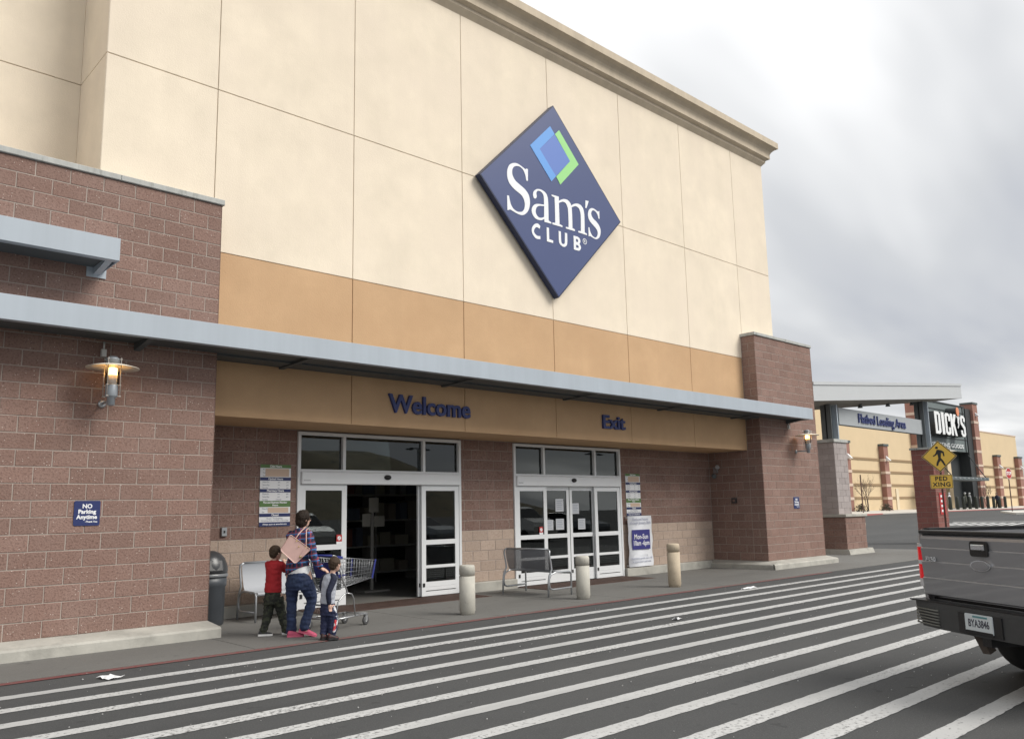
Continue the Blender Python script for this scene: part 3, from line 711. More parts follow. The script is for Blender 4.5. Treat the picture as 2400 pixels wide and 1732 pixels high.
for nm in (['S'], ['a', 'a_hole'], ['m'], ['apos'], ['s'], ['C'], ['L'], ['U'], ['B', 'B_h1', 'B_h2']): letter('letter', nm, SIGNW)
letter('emblem_blue', ['blue'], mat('sign_light_blue', (.11, .32, .72), .4))
letter('emblem_green', ['green'], mat('sign_green', (.30, .66, .23), .4))
letter('emblem_centre', ['mid'], mat('sign_mid_blue', (.10, .19, .52), .4))
rc, re, rb = LOGO['R'][0], LOGO['R'][1], LOGO['R'][2]
rr = abs(re[0]-rc[0])
ring = [[(rc[0]+k*rr*math.cos(t*math.pi/12), rc[1]+k*rr*math.sin(t*math.pi/12)) for t in range(24)] for k in (1, .78)]
o = link('registered_mark', shape_mesh('registered_mark', ring, .006, SIGNW), None, sg); o.location = (0, SY-.401, 0)
o = link('registered_mark', text_mesh('R', rr*1.2, SIGNW, .006, bold=.002), None, sg); o.location = (rc[0], SY-.401, rc[1])

# ------------------------------------------------------------------ wall lamps (lit)
LGLASS = None
def lamp_glass():
    m = bpy.data.materials.new('lamp_glass'); m.use_nodes = True; nt = m.node_tree; N = nt.nodes; L = nt.links; N.remove(N['Principled BSDF'])
    fr = N.new('ShaderNodeFresnel'); fr.inputs[0].default_value = 1.45; tr = N.new('ShaderNodeBsdfTransparent'); tr.inputs[0].default_value = (.92, .9, .87, 1)
    gl = N.new('ShaderNodeBsdfGlossy'); gl.inputs[1].default_value = .05; mx = N.new('ShaderNodeMixShader')
    L.new(fr.outputs[0], mx.inputs[0]); L.new(tr.outputs[0], mx.inputs[1]); L.new(gl.outputs[0], mx.inputs[2]); L.new(mx.outputs[0], N['Material Output'].inputs[0]); return m
LGLASS = lamp_glass()
LAMPG = mat('lamp_grey', (.30, .33, .36), .45, metal=.3); ROD = mat('lamp_rod', (.55, .52, .48), .35, metal=.5)
SHADE = mat('lamp_shade_white', (.72, .66, .55), .5)
GLOW = mat('lamp_glow', (.9, .6, .3), .5, emit=(1, .56, .18), es=5.5)
FROST = mat('lamp_frosted', (.72, .66, .62), .5)
def lamp():
    t = empty('wall_lamp', (0, 0, 0)); y = -.36
    MB().lathe([(.025, .0), (.046, .01), (.046, .10), (.07, .115), (.074, .125), (.074, .26), (.066, .275)], 20, (0, y, 2.99)).build('lamp_body', LAMPG, t)
    b = MB().tube([(0, -.005, 3.05), (0, -.10, 3.055), (0, y+.03, 3.055)], .018, 8); b.lathe([(.05, 0), (.05, .02), (.03, .03)], 14, (0, 0, 0))
    b.v = b.v[:-42]+[(x, -z, 3.05+yy) for x, yy, z in b.v[-42:]]
    b.build('arm', GALV, t)
    MB().lathe([(.080, 0), (.080, .215)], 20, (0, y, 3.26), cap=False).build('glass_cylinder', LGLASS, t)
    MB().lathe([(.052, 0), (.056, .11)], 16, (0, y, 3.265)).build('inner_diffuser', FROST, t)
    MB().lathe([(.056, 0), (.056, .09), (.03, .10)], 16, (0, y, 3.376)).build('bulb', GLOW, t)
    MB().lathe([(.085, .045), (.20, .025), (.31, -.006), (.312, -.012), (.20, .014), (.085, .033)], 32, (0, y, 3.475), cap=False).build('shade', SHADE, t)
    MB().lathe([(.082, 0), (.082, .07), (.088, .075), (.088, .088), (.06, .10), (.05, .115), (0.01, .12)], 20, (0, y, 3.50)).build('cap', LAMPG, t)
    b = MB()
    for k in range(4):
        a = math.pi/4+k*math.pi/2; x, yy = .108*math.cos(a), y+.108*math.sin(a); b.tube([(x, yy, 3.10), (x, yy, 3.60)], .006, 6)
        for z in (3.105, 3.245, 3.575): b.tube([(x*.65, y+(yy-y)*.65, z), (x*1.1, y+(yy-y)*1.1, z)], .008, 6)
    b.build('guard', ROD, t)
    return t
l0 = lamp(); l0.location = (-1.50, 0, 0); tag(l0, 'lit wall lamp on the left brown block pier above the No Parking sign', 'wall lamp', 'lit wall lamps with wide shades')
l1 = copy_tree(l0); l1.location = (16.40, 0, .0); tag(l1, 'lit wall lamp on the right brown block pier under the canopy end', 'wall lamp')
l2 = copy_tree(l0); l2.location = (30.25, 1.27, .12); tag(l2, 'wall lamp behind the yellow pedestrian sign on the far red pillar', 'wall lamp')
# junction plates of the canopy above the lamps
for x, lab in ((-1.52, 'small white conduit box on the pier above the left wall lamp'), (16.05, 'small white conduit box under the canopy above the right wall lamp')):
    b = MB().bev(x-.03, x+.03, -.055, -.001, 3.66, 3.76, .006); b.tube([(x, -.03, 3.76), (x, -.03, 3.86)], .012, 8)
    tag(b.build('conduit_box', mat('box_white', (.62, .62, .6), .5)), lab, 'box')

# ------------------------------------------------------------------ flat signs
def rrect(w, h, r, n=4):
    out = []
    for cx, cz, a in ((w/2-r, h/2-r, 0), (-w/2+r, h/2-r, 90), (-w/2+r, -h/2+r, 180), (w/2-r, -h/2+r, 270)):
        out += [(cx+r*math.cos(R(a+90*k/n)), cz+r*math.sin(R(a+90*k/n))) for k in range(n+1)]
    return out
def txt(parent, s, x, z, size, m, y=-.005, bold=.0, align='CENTER', sx=1.0, name='lettering', dep=.0015):
    o = link(name, text_mesh(s, size, m, dep, align, bold, sx), None, parent); o.location = (x, y, z); return o
def no_parking(x, label):
    t = empty('no_parking_sign', (x, -.004, 1.665), label=label, cat='sign')
    MB().prism(rrect(.306, .308, .02), -.005, 0).build('plate', NAVY, t)
    txt(t, 'NO', .0, .085, .072, WHITE, bold=.0025); txt(t, 'Parking', 0, .018, .07, WHITE, bold=.0025); txt(t, 'Anytime', 0, -.048, .07, WHITE, bold=.0025)
    txt(t, '-Thank You', .125, -.105, .03, WHITE, align='RIGHT', bold=.001)
no_parking(-1.603, 'blue No Parking Anytime sign on the left brown block pier')
no_parking(16.215, 'blue No Parking Anytime sign on the right brown block pier')
def hours(x, label):
    t = empty('hours_board', (x, WALLY-.006, 0), label=label, cat='sign'); w = .556
    MB().prism([(a, c+1.926) for a, c in rrect(w, 1.02, .02)], -.008, 0).build('board', WHITE, t)
    z = 2.436
    def band(h, m, s, lines=1, size=.05):
        nonlocal z
        MB().box(-w/2, w/2, -.0105, -.0085, z-h, z).build('heading', m, t)
        txt(t, s, 0, z-h/2, size, WHITE, y=-.0108, bold=.0016, sx=.92); z -= h
    def rows(h, items, patch=None):
        nonlocal z
        for k, (a, c, e) in enumerate(items):
            zz = z-h*(k+.55)/len(items)
            txt(t, a, -w/2+.045, zz, .036, GREYTXT, y=-.0092, align='LEFT')
            if c: txt(t, c, .06, zz, .034, GREYTXT, y=-.0092)
            if e: txt(t, e, .22, zz, .034, GREYTXT, y=-.0092)
        if patch: MB().box(patch[0], patch[1], -.0115, -.0095, z-h+.012, z-.012).build('paper_patch', BEIGE, t)
        z -= h
    band(.055, GREEN, 'Club Hours'); rows(.155, [('M', '', ''), ('Saturday', '', ''), ('Sun', '', '')], (-w/2+.09, w/2-.035))
    band(.055, NAVY, 'Optical Hours'); rows(.14, [('Mon-Fri', 'am', 'pm'), ('Saturday', 'am', 'pm'), ('Sunday', 'am', 'pm')])
    band(.055, NAVY, 'Pharmacy Hours'); rows(.14, [('Mon-Fri', 'am', 'pm'), ('Saturday', 'am', 'pm'), ('Sunday', 'Closed', '')])
    band(.10, GREEN, 'Plus and Business Member\nHours', size=.044); rows(.108, [('Mon-Fri', '', ''), ('Sat', '', '')], (-w/2+.15, w/2-.035))
    band(.055, NAVY, 'Closed')
    txt(t, 'Easter, Thanksgiving,', 0, z-.027, .035, GREYTXT, y=-.0092); txt(t, "Christmas Day and New Year's Day", 0, z-.062, .034, GREYTXT, y=-.0092); z -= .088
    MB().box(-w/2, w/2, -.0105, -.0085, 1.418, z).build('heading', NAVY, t); txt(t, 'Always open at samsclub.com', 0, (z+1.418)/2, .036, WHITE, y=-.0108, bold=.001)
hours(1.768, 'tall opening hours board left of the open Welcome doors')
hours(11.255, 'tall opening hours board right of the Exit doors above the white poster')
t = empty('reduced_hours_poster', (11.335, WALLY-.11, 0), label='white reduced hours poster with a blue Mon-Sun panel right of the Exit doors', cat='poster')
w = .9
rows_ = []
b = MB(); n = 12
for k in range(n+1):
    z = .215+1.20*k/n; bow = .012*math.sin(k*1.3)
    b.v += [(-w/2-.006*math.sin(k), -.0+bow, z), (w/2+.010*math.sin(k*.9+1), -.008-bow, z)]
for k in range(n): b.f.append([2*k, 2*k+1, 2*k+3, 2*k+2]); b.sm.append(True); b.mi.append(0)
nv = len(b.v); b.v += [(x, y+.006, z) for x, y, z in b.v]
for k in range(n): b.f.append([nv+2*k+2, nv+2*k+3, nv+2*k+1, nv+2*k]); b.sm.append(True); b.mi.append(0)
for k in range(n):
    for s in (0, 1): b.f.append([2*k+s, 2*k+2+s, nv+2*k+2+s, nv+2*k+s]); b.sm.append(False); b.mi.append(0)
b.build('sheet', mat('poster_white', (.80, .82, .86), .35), t)
POSTBLUE = mat('poster_blue', (.035, .035, .19), .4)
MB().box(-.345, .345, -.026, -.022, .62, 1.085).build('blue_panel', POSTBLUE, t)
txt(t, 'Mon-Sun', 0, .915, .165, WHITE, y=-.0265, bold=.002, sx=.9); txt(t, '10am -6pm', 0, .765, .165, WHITE, y=-.0265, bold=.002, sx=.84)
PT = mat('poster_text', (.32, .34, .44), .6)
txt(t, 'Reduced hours', 0, 1.335, .10, PT, y=-.024); txt(t, 'through January 26th', 0, 1.25, .10, PT, y=-.024, sx=.93)
txt(t, 'Department specific hours will', 0, .41, .072, PT, y=-.024, sx=.9); txt(t, 'be posted within each area.', 0, .335, .072, PT, y=-.024, sx=.9)
for x in (-.42, .42):
    MB().box(x-.02, x+.02, .007, .10, .23, .27).build('clip', ALU, t); MB().box(x-.02, x+.02, .007, .10, 1.36, 1.40).build('clip', ALU, t)
# papers taped behind / on the glass
def paper(x, z, w, h, y, label, m=WHITE, lines=None):
    t = empty('taped_notice', (x, y, z), label=label, cat='notice')
    MB().box(-w/2, w/2, -.0015, 0, -h/2, h/2).build('sheet', m, t)
    for k, s in enumerate(lines or []):
        if s: txt(t, s, 0, h/2-h*(k+.7)/(len(lines)+.4), min(h/(len(lines)+1), w*.22), GREYTXT, y=-.002)
    if not lines:
        for k in range(5): MB().box(-w*.36, w*(.36-.1*(k % 2)), -.0022, -.0016, h*(.34-.16*k)-.008, h*(.34-.16*k)+.008).build('text_line', GREYTXT, t)
PAP = mat('notice_paper', (.50, .52, .55), .7)
paper(5.35, 2.57, .32, .40, WALLY+.075, 'pale notice behind the right transom pane of the Welcome doors', PAP, ['Security', 'Cameras', 'in Use'])
yy = WALLY+.045-.006
paper(8.70, 1.70, .26, .28, WALLY+.052, 'upper notice on the left sliding leaf of the Exit doors', PAP)
paper(8.36, 1.27, .25, .22, WALLY+.052, 'lower left notice on the left sliding leaf of the Exit doors', PAP)
paper(8.70, 1.28, .26, .24, WALLY+.052, 'lower right notice on the left sliding leaf of the Exit doors', PAP)
paper(9.22, 1.62, .24, .24, WALLY+.052, 'upper notice on the right sliding leaf of the Exit doors', PAP)
paper(9.42, 1.27, .24, .24, WALLY+.052, 'lower notice on the right sliding leaf of the Exit doors', PAP)
def prohib(x, label):
    t = empty('door_decal', (x, WALLY-.022, 1.14), label=label, cat='decal')
    MB().box(-.055, .055, -.002, 0, -.02, .10).build('red_field', mat('decal_red', (.45, .03, .03), .5), t)
    MB().prism([(.036*math.cos(k*math.pi/8), .04+.036*math.sin(k*math.pi/8)) for k in range(16)], -.003, -.0021).build('disc', WHITE, t)
    MB().box(-.055, .055, -.002, 0, -.07, -.021).build('white_field', WHITE, t)
    MB().bar((-.02, -.0035, .02), (.02, -.0035, .06), .006, .002, (0, 1, 0)).build('bar', MATS['decal_red'], t)
prohib(3.0, 'small red and white decal on the left leaf of the Welcome doors'); prohib(8.03, 'small red and white decal on the left leaf of the Exit doors')
POSTER = mat('dark_poster', (.03, .05, .14), .6)
for x, lab in ((5.30, 'dark blue poster behind the right leaf of the Welcome doors'), (10.32, 'dark blue poster behind the right leaf of the Exit doors')):
    t = empty('hanging_poster', (x, WALLY+.16, 1.55), label=lab, cat='poster')
    MB().box(-.30, .30, 0, .004, -.42, .42).build('sheet', POSTER, t)
    MB().box(-.27, .27, -.003, -.001, .22, .38).build('band', mat('poster_grey', (.16, .19, .26), .6), t)
# electrical bits on the recess walls
t = empty('outlet_box', (.893, WALLY, 1.351), label='small grey outlet box on the recess wall above the litter bin', cat='outlet')
MB().bev(-.045, .045, -.045, -.001, -.07, .07, .006).build('cover', GALV, t); MB().box(-.012, .012, -.052, -.046, -.02, .02).build('socket', BLACK, t)
t = empty('flood_light', (14.6, 1.40, 2.58), label='twin head security light high in the right corner of the recess', cat='security light')
MB().box(-.05, -.001, -.06, .06, -.08, .08).build('box', GALV, t)
MB().lathe([(.02, 0), (.055, .02), (.065, .09), (.06, .10)], 14, (0, 0, 0)).build('lamp_head', GALV, t, (-.10, -.06, .04), (R(70), 0, R(-30)))
MB().lathe([(.02, 0), (.055, .02), (.065, .09), (.06, .10)], 14, (0, 0, 0)).build('lamp_head', DKMETAL, t, (-.10, .05, -.14), (R(110), 0, R(-30)))
t = empty('wall_switch', (14.6, .88, 1.75), label='small dark box on the recess return wall', cat='switch box')
MB().box(-.05, -.001, -.07, .07, -.07, .07).build('cover', mat('dark_box', (.05, .045, .045), .6), t); MB().box(-.056, -.051, -.03, .03, -.03, .03).build('plate', BLOCK, t)

# ------------------------------------------------------------------ bollards
BOLC = mat('bollard_concrete', (.47, .455, .40), .9, var=.12, vs=7, bump=.5, bs=90, col2=(.30, .285, .25), c2s=14, c2t=.60, c2w=.12)
BOLY = mat('tan_bollard_concrete', (.50, .42, .31), .9, var=.12, vs=7, bump=.5, bs=90, col2=(.32, .27, .2), c2s=14, c2t=.60, c2w=.12)
def bollard(x, y, h, label, m, r=.125):
    t = empty('bollard', (x, y, .010), label=label, cat='bollard', group='concrete bollards along the walk')
    MB().lathe([(r*.93, 0), (r*.93, .045), (r, .055), (r, h-.17)], 24).build('post', m, t)
    MB().lathe([(r*.86, h-.17), (r*.86, h-.155), (r, h-.15), (r, h-.04), (r*.93, h-.008), (r*.8, h)], 24).build('cap', m, t)
bollard(3.70, -1.06, .755, 'grey concrete bollard in front of the Welcome doors, nearest the shoppers', BOLC)
bollard(6.47, -.99, .755, 'grey concrete bollard in front of the mesh bench by the Exit doors', BOLC)
bollard(9.28, -.94, .86, 'tan concrete bollard standing alone right of the white poster', BOLY, .13)

# ------------------------------------------------------------------ litter bin
t = empty('litter_bin', (.42, 1.02, .010), label='dark grey domed litter bin beside the left pier', cat='litter bin')
BIN = mat('bin_plastic', (.060, .068, .078), .42, var=.15, vs=4); DOME = mat('bin_dome', (.045, .048, .052), .3)
MB().lathe([(.215, 0), (.235, .02), (.245, .55), (.262, .57), (.262, .70)], 32).build('body', BIN, t)
MB().lathe([(.275, .70), (.28, .705), (.275, .745), (.262, .75)], 32).build('rim', mat('bin_rim', (.16, .17, .18), .3), t)
MB().lathe([(.27, .75), (.275, .80), (.262, .88), (.225, .97), (.16, 1.04), (.08, 1.075), (.01, 1.08)], 32).build('dome', DOME, t)
MB().obox((.0, -.245, .87), (.10, 0, .0), (.0, .02, .07), (.0, .01, 0)).build('flap', mat('bin_flap', (.02, .021, .023), .35), t)

# ------------------------------------------------------------------ benches of perforated steel
PERF = mat('perforated_steel', (.20, .21, .23), .6, alpha=.62); PERFS = mat('bench_sheet', (.40, .42, .45), .6, alpha=.93)
BTUBE = mat('bench_tube', (.42, .44, .46), .3, metal=.5)
def bench(label, length, m, loc, rz):
    """local: length along +X, seat faces -Y, back at +Y"""
    t = empty('bench', loc, rz, label, 'bench')
    prof = [(.52, .85), (.545, .80), (.52, .66), (.47, .50), (.43, .45), (.36, .425), (.2, .41), (.05, .43), (.0, .435), (-.02, .42), (-.025, .39)]
    def pr_(x): return [(x, y, z) for y, z in prof]
    b = MB(); n = len(prof); x0, x1 = .03, length-.03
    b.v += pr_(x0)+pr_(x1)
    for k in range(n-1): b.f.append([k, k+1, n+k+1, n+k]); b.sm.append(True); b.mi.append(0)
    nv = 2*n; b.v += [(x, y+.003, z-.004) for x, y, z in b.v]
    for k in range(n-1): b.f.append([nv+n+k, nv+n+k+1, nv+k+1, nv+k]); b.sm.append(True); b.mi.append(0)
    b.build('seat_sheet', m, t)
    for x in (0, length):
        r = .017
        MB().tube([(x, .60, .0), (x, .595, .25), (x, .57, .38), (x, .50, .50), (x, .525, .64), (x, .555, .77), (x, .545, .83), (x+(.06 if x == 0 else -.06), .53, .86)], r, 8).build('back_leg', BTUBE, t)
        MB().tube([(x, -.02, 0), (x, -.02, .38), (x, .0, .425), (x, .06, .435), (x, .40, .44), (x, .52, .40), (x, .57, .33), (x, .575, .22), (x, .55, .15), (x, .48, .13), (x, -.02, .14)], r, 8).build('front_leg', BTUBE, t)
    MB().tube([(.05, .53, .86), (length-.05, .53, .86)], .017, 8).build('top_rail', BTUBE, t)
    MB().tube([(.0, -.02, .40), (length, -.02, .40)], .014, 8).build('front_rail', BTUBE, t)
    return t
bench('solid-looking grey steel bench behind the boy in red, beside the litter bin', 1.22, PERFS, (1.02, .70, .010), 0)
bench('see-through mesh bench seen from behind in front of the Exit doors', 1.24, PERF, (6.88, -.30, .010), R(90))
# ------------------------------------------------------------------ flatbed loading canopy
FL = empty('loading_canopy', (25, 1.7, 0), label='grey slanted loading area canopy on two block pillars right of the store', cat='canopy')
def FP(b, name, m, par=None):
    o = b.build(name, m)
    o.parent = par or FL
    if par is None: o.matrix_parent_inverse = Matrix.Translation((-25, -1.7, 0))
    return o
def hexa(b, lo, hi):
    b.add(lo+hi, [(3, 2, 1, 0), (4, 5, 6, 7), (0, 1, 5, 4), (1, 2, 6, 5), (2, 3, 7, 6), (3, 0, 4, 7)]); return b
FASC = mat('pale_canopy', (.50, .52, .53), .45, var=.02)
lo = [(20.0, 1.2, 4.87), (33.15, 1.2, 5.98), (33.15, 2.5, 5.97), (20.0, 2.5, 4.62)]
sof = FP(hexa(MB(), lo, [(x, y, z+.02) for x, y, z in lo]), 'soffit', mat('loading_soffit', (.36, .33, .29), .8))
FP(hexa(MB(), [(19.98, 1.16, 4.86), (33.2, 1.16, 5.975), (33.2, 1.198, 5.975), (19.98, 1.198, 4.86)], [(19.98, 1.16, 5.37), (33.2, 1.16, 6.50), (33.2, 1.198, 6.50), (19.98, 1.198, 5.37)]), 'fascia', FASC)
FP(hexa(MB(), [(19.98, 1.13, 5.375), (33.22, 1.13, 6.505), (33.22, 1.198, 6.505), (19.98, 1.198, 5.375)], [(19.98, 1.13, 5.48), (33.22, 1.13, 6.61), (33.22, 1.198, 6.61), (19.98, 1.198, 5.48)]), 'gutter', FASC)
FP(hexa(MB(), [(33.16, 1.2, 5.975), (33.2, 1.2, 5.975), (33.2, 2.5, 5.96), (33.16, 2.5, 5.96)], [(33.16, 1.2, 6.5), (33.2, 1.2, 6.5), (33.2, 2.5, 6.4), (33.16, 2.5, 6.4)]), 'fascia', FASC)
FP(hexa(MB(), [(20.0, 1.2, 5.40), (33.15, 1.2, 6.53), (33.15, 2.5, 6.5), (20.0, 2.5, 5.2)], [(20.0, 1.2, 5.42), (33.15, 1.2, 6.55), (33.15, 2.5, 6.52), (20.0, 2.5, 5.22)]), 'roof_sheet', FASC)
for x in (24.6, 27.0, 29.3):
    z = 4.75+(x-20)*.094; FP(MB().lathe([(.08, 0), (.06, -.08), (.09, -.16)], 12, (x, 1.75, z)), 'soffit_light', DKMETAL)
COLM = mat('column_dark', (.10, .115, .12), .5)
def hcol(x, ztop):
    b = MB(); b.box(x, x+.40, 1.66, 1.70, 3.75, ztop); b.box(x, x+.03, 1.5, 1.86, 3.75, ztop); FP(b, 'column', COLM)
    FP(MB().box(x+.40, x+.46, 1.48, 1.88, 3.75, ztop), 'column_flange', CANOPY)
hcol(21.75, 4.93); hcol(29.75, 5.65)
FP(MB().box(22.55, 29.95, 1.60, 1.68, 4.30, 4.875), 'sign_beam', mat('beam_grey', (.36, .385, .40), .5, var=.04))
FP(MB().box(22.2, 30.0, 1.62, 1.70, 4.275, 4.298), 'beam_edge', COLM)
FP(MB().box(22.22, 22.55, 1.63, 1.66, 4.30, 4.80), 'beam_gusset', COLM)
o = word('Flatbed Loading Area', 24.0, 28.05, 4.33, 4.765, 1.598, .04, LETTER, bold=.006); o.parent = FL; o.matrix_parent_inverse = Matrix.Translation((-25, -1.7, 0))
def blockpier(x0, x1, y0, y1, z0, z1, m, name):
    core = FP(MB().box(x0+.01, x1-.01, y0+.01, y1-.01, z0, z1), name, MORTAR)
    n = int(round((z1-z0)/C8)); h = (z1-z0)/n
    for r in range(n):
        for face, a0, a1 in (('f', x0, x1), ('s', y0, y1)):
            x = a0-(B16/2 if r % 2 else 0)
            while x < a1-.02:
                p, q = max(a0, x), min(a1, x+B16); x += B16
                if q-p < .06: continue
                me = block_mesh(q-p, (r*5+int(x*7)) % 12, m)
                o = link('block', me, None, core)
                if face == 'f': o.location = ((p+q)/2, y0, z0+(r+.5)*h)
                else: o.location = (x0, (p+q)/2, z0+(r+.5)*h); o.rotation_euler = (0, 0, -math.pi/2)
    return core
blockpier(21.35, 22.80, 1.10, 2.4, .17, 1.19, BLOCK, 'pillar_base')
FP(MB().bev(21.30, 22.85, 1.05, 2.45, 1.195, 1.28, .01), 'ledge', CONC)
blockpier(21.62, 22.55, 1.42, 2.1, 1.28, 3.64, GREYB, 'pillar')
FP(MB().bev(21.58, 22.60, 1.38, 2.14, 3.642, 3.748, .01), 'coping', CAPSTONE)
rings = [[(22.95, 1.0, .17), (22.98, .95, .0), (21.2, .95, 0), (21.22, 1.0, .17)], [(22.95, 2.5, .17), (22.98, 2.5, 0), (21.2, 2.5, 0), (21.22, 2.5, .17)]]
FP(MB().loft(rings, smooth=False), 'concrete_foot', CONC)
REDB = block_mat('red_pillar_block', (.25, .105, .09), (.17, .065, .055), (.45, .3, .27), (.28, .125, .105))
blockpier(29.60, 30.70, 1.28, 2.08, .0, 3.69, REDB, 'red_pillar')
FP(MB().bev(29.56, 30.74, 1.24, 2.12, 3.692, 3.77, .01), 'coping', CAPSTONE)
t = empty('pillar_notice', (30.15, 1.27, 1.55), label='red notice with blurred white lines on the far red pillar', cat='notice')
MB().box(-.28, .28, -.012, 0, -.42, .42).build('plate', mat('notice_red', (.45, .03, .03), .5), t)
for k in range(4): MB().box(-.17, .17-.05*(k % 2), -.014, -.0122, .25-k*.19, .34-k*.19).build('text_line', WHITE, t)
bo = empty('bollard', (23.9, 1.75, 0), label='tan bollard half hidden behind the loading pillar', cat='bollard', group='concrete bollards along the walk')
MB().lathe([(.13, 0), (.13, .8)], 20).build('post', BOLY, bo); MB().lathe([(.14, .81), (.14, .93), (.08, .98)], 20).build('cap', BOLY, bo)

# ------------------------------------------------------------------ pedestrian crossing sign
PS = empty('crossing_sign', (25.2, -.54, 0), R(-70.5)-0, label='yellow diamond pedestrian sign with a PED XING plate on a brown post', cat='road sign')
YEL = mat('sign_yellow', (.74, .48, .07), .45); SBLK = mat('sign_black', (.012, .011, .010), .5); SRIM = mat('sign_rim', (.55, .50, .34), .5)
def PB(b, n, m, y=0): o = b.build(n, m, PS, (0, y, 0)); return o
PB(MB().box(-.03, .03, .0, .04, -.1, 3.60), 'post', mat('rust_post', (.075, .035, .028), .7))
def dia(h, zc): return [(0, zc-h), (h, zc), (0, zc+h), (-h, zc)]
PB(MB().prism(dia(.539, 3.15), -.006, -.001), 'diamond_plate', SRIM)
o = link('diamond_border', shape_mesh('diamond_border', [dia(.520, 3.15), dia(.490, 3.15)], .002, SBLK), None, PS); o.location = (0, -.0085, 0)
PB(MB().prism(dia(.530, 3.15), -.008, -.0065), 'diamond_face', YEL)
PEDB = [(-0.109, 0.409), (-0.023, 0.441), (0.163, 0.383), (0.291, 0.291), (0.318, 0.02), (0.238, 0.002), (0.212, 0.192), (0.137, 0.221), (0.092, -0.084), (0.231, -0.293), (0.341, -0.553), (0.254, -0.6), (0.074, -0.262), (-0.031, -0.385), (-0.097, -0.587), (-0.203, -0.593), (-0.167, -0.38), (-0.05, -0.129), (-0.08, 0.152), (-0.191, 0.055), (-0.326, -0.007), (-0.346, 0.06), (-0.229, 0.132), (-0.161, 0.257)]
o = link('walking_figure', shape_mesh('walking_figure', [[(x*.539, 3.15+z*.539) for x, z in PEDB], [(-.051+.045*math.cos(k*math.pi/8), 3.45+.045*math.sin(k*math.pi/8)) for k in range(16)]], .002, SBLK), None, PS); o.location = (0, -.0085, 0)
PB(MB().prism([(x, z+2.295) for x, z in rrect(.69, .47, .04)], -.006, -.001), 'plate', SRIM)
PB(MB().prism([(x, z+2.295) for x, z in rrect(.675, .455, .035)], -.008, -.0065), 'plate_face', YEL)
o = link('plate_border', shape_mesh('plate_border', [[(x, z+2.295) for x, z in rrect(.655, .435, .03)], [(x, z+2.295) for x, z in rrect(.635, .415, .025)]], .002, SBLK), None, PS); o.location = (0, -.0085, 0)
for s, z in (('PED', 2.39), ('XING', 2.195)):
    o = link('lettering', text_mesh(s, .20, SBLK, .002, bold=.006, sx=1.0, spacing=1.15), None, PS); o.location = (0, -.0085, z)

# ------------------------------------------------------------------ far sporting goods store
SS = empty('sports_store', (95, 24, .9), label='distant tan store with red brick pilasters and a green Dick\'s sign tower', cat='building')
def SP(b, name, m, par=None):
    o = b.build(name, m); o.parent = par or SS
    if par is None: o.matrix_parent_inverse = Matrix.Translation((-95, -24, -.9))
    return o
TANW = mat('far_tan_wall', (.66, .52, .33), .9, var=.04, vs=.6); BAND = mat('far_band', (.30, .21, .12), .9)
BRK = mat('far_brick', (.30, .155, .12), .9, var=.12, vs=1.5, bump=.2, bs=8); STONE = mat('far_stone', (.60, .47, .38), .9)
DGRN = mat('far_green_panel', (.135, .165, .165), .55, var=.05, vs=.4); DGRN2 = mat('far_dark_metal', (.03, .035, .037), .55)
SP(MB().box(56, 87.0, 24, 60, .3, 10.25), 'wall', TANW)
SP(MB().box(104.5, 122, 24, 60, .3, 10.25), 'wall', TANW)
SP(MB().box(56, 122.1, 23.95, 60.1, 10.25, 10.38), 'parapet', STONE)
SP(MB().box(87.0, 104.5, 24.6, 60, .3, 10.2), 'rear_wall', TANW)
for x0, x1 in ((56, 86.45), (104.65, 122)):
    for z in (5.84, 4.62, 3.34, 2.08):
        SP(MB().box(x0 if z != 3.34 else x0+0, x1, 23.93, 24.0, z, z+.22), 'band', BAND)
SP(MB().box(81.4, 82.0, 23.92, 24, .9, 3.1), 'door', mat('far_door', (.68, .58, .42), .7))
def pilaster(x0, x1, yf, ztop, cap=True):
    p = SP(MB().box(x0, x1, yf, 24.3, .5, ztop), 'pilaster', BRK)
    for z in (5.76, 4.52, 3.26, 2.0):
        SP(MB().box(x0-.04, x1+.04, yf-.04, 24.25, z, z+.26), 'stone_band', STONE, p).matrix_parent_inverse = Matrix.Identity(4)
    if ztop > 9:
        for z in (7.4, 9.0, 10.9): SP(MB().box(x0-.04, x1+.04, yf-.04, 24.25, z, z+.30), 'stone_band', STONE, p)
    SP(MB().box(x0-.08, x1+.08, yf-.08, 24.28, ztop, ztop+.22), 'pilaster_cap', mat('far_cap', (.09, .11, .11), .6), p)
    b = MB(); b.add([((x0+x1)/2-.15, yf-.01, ztop-1.45), ((x0+x1)/2+.15, yf-.01, ztop-1.45), ((x0+x1)/2+.15, yf-.01, ztop-1.0), ((x0+x1)/2-.15, yf-.01, ztop-1.0), ((x0+x1)/2-.15, yf-.42, ztop-1.45), ((x0+x1)/2+.15, yf-.42, ztop-1.45)], [(0, 1, 2, 3), (0, 4, 5, 1), (3, 2, 5, 4), (0, 3, 4), (1, 5, 2)])
    SP(b, 'wall_pack', WHITEF, p)
pilaster(69.8, 70.85, 23.5, 7.28); pilaster(78.24, 79.26, 23.5, 7.28); pilaster(111.94, 113.25, 23.5, 7.25); pilaster(120.4, 121.9, 23.5, 7.28)
pilaster(86.5, 87.5, 23.4, 13.3); pilaster(103.0, 104.6, 22.9, 13.25)
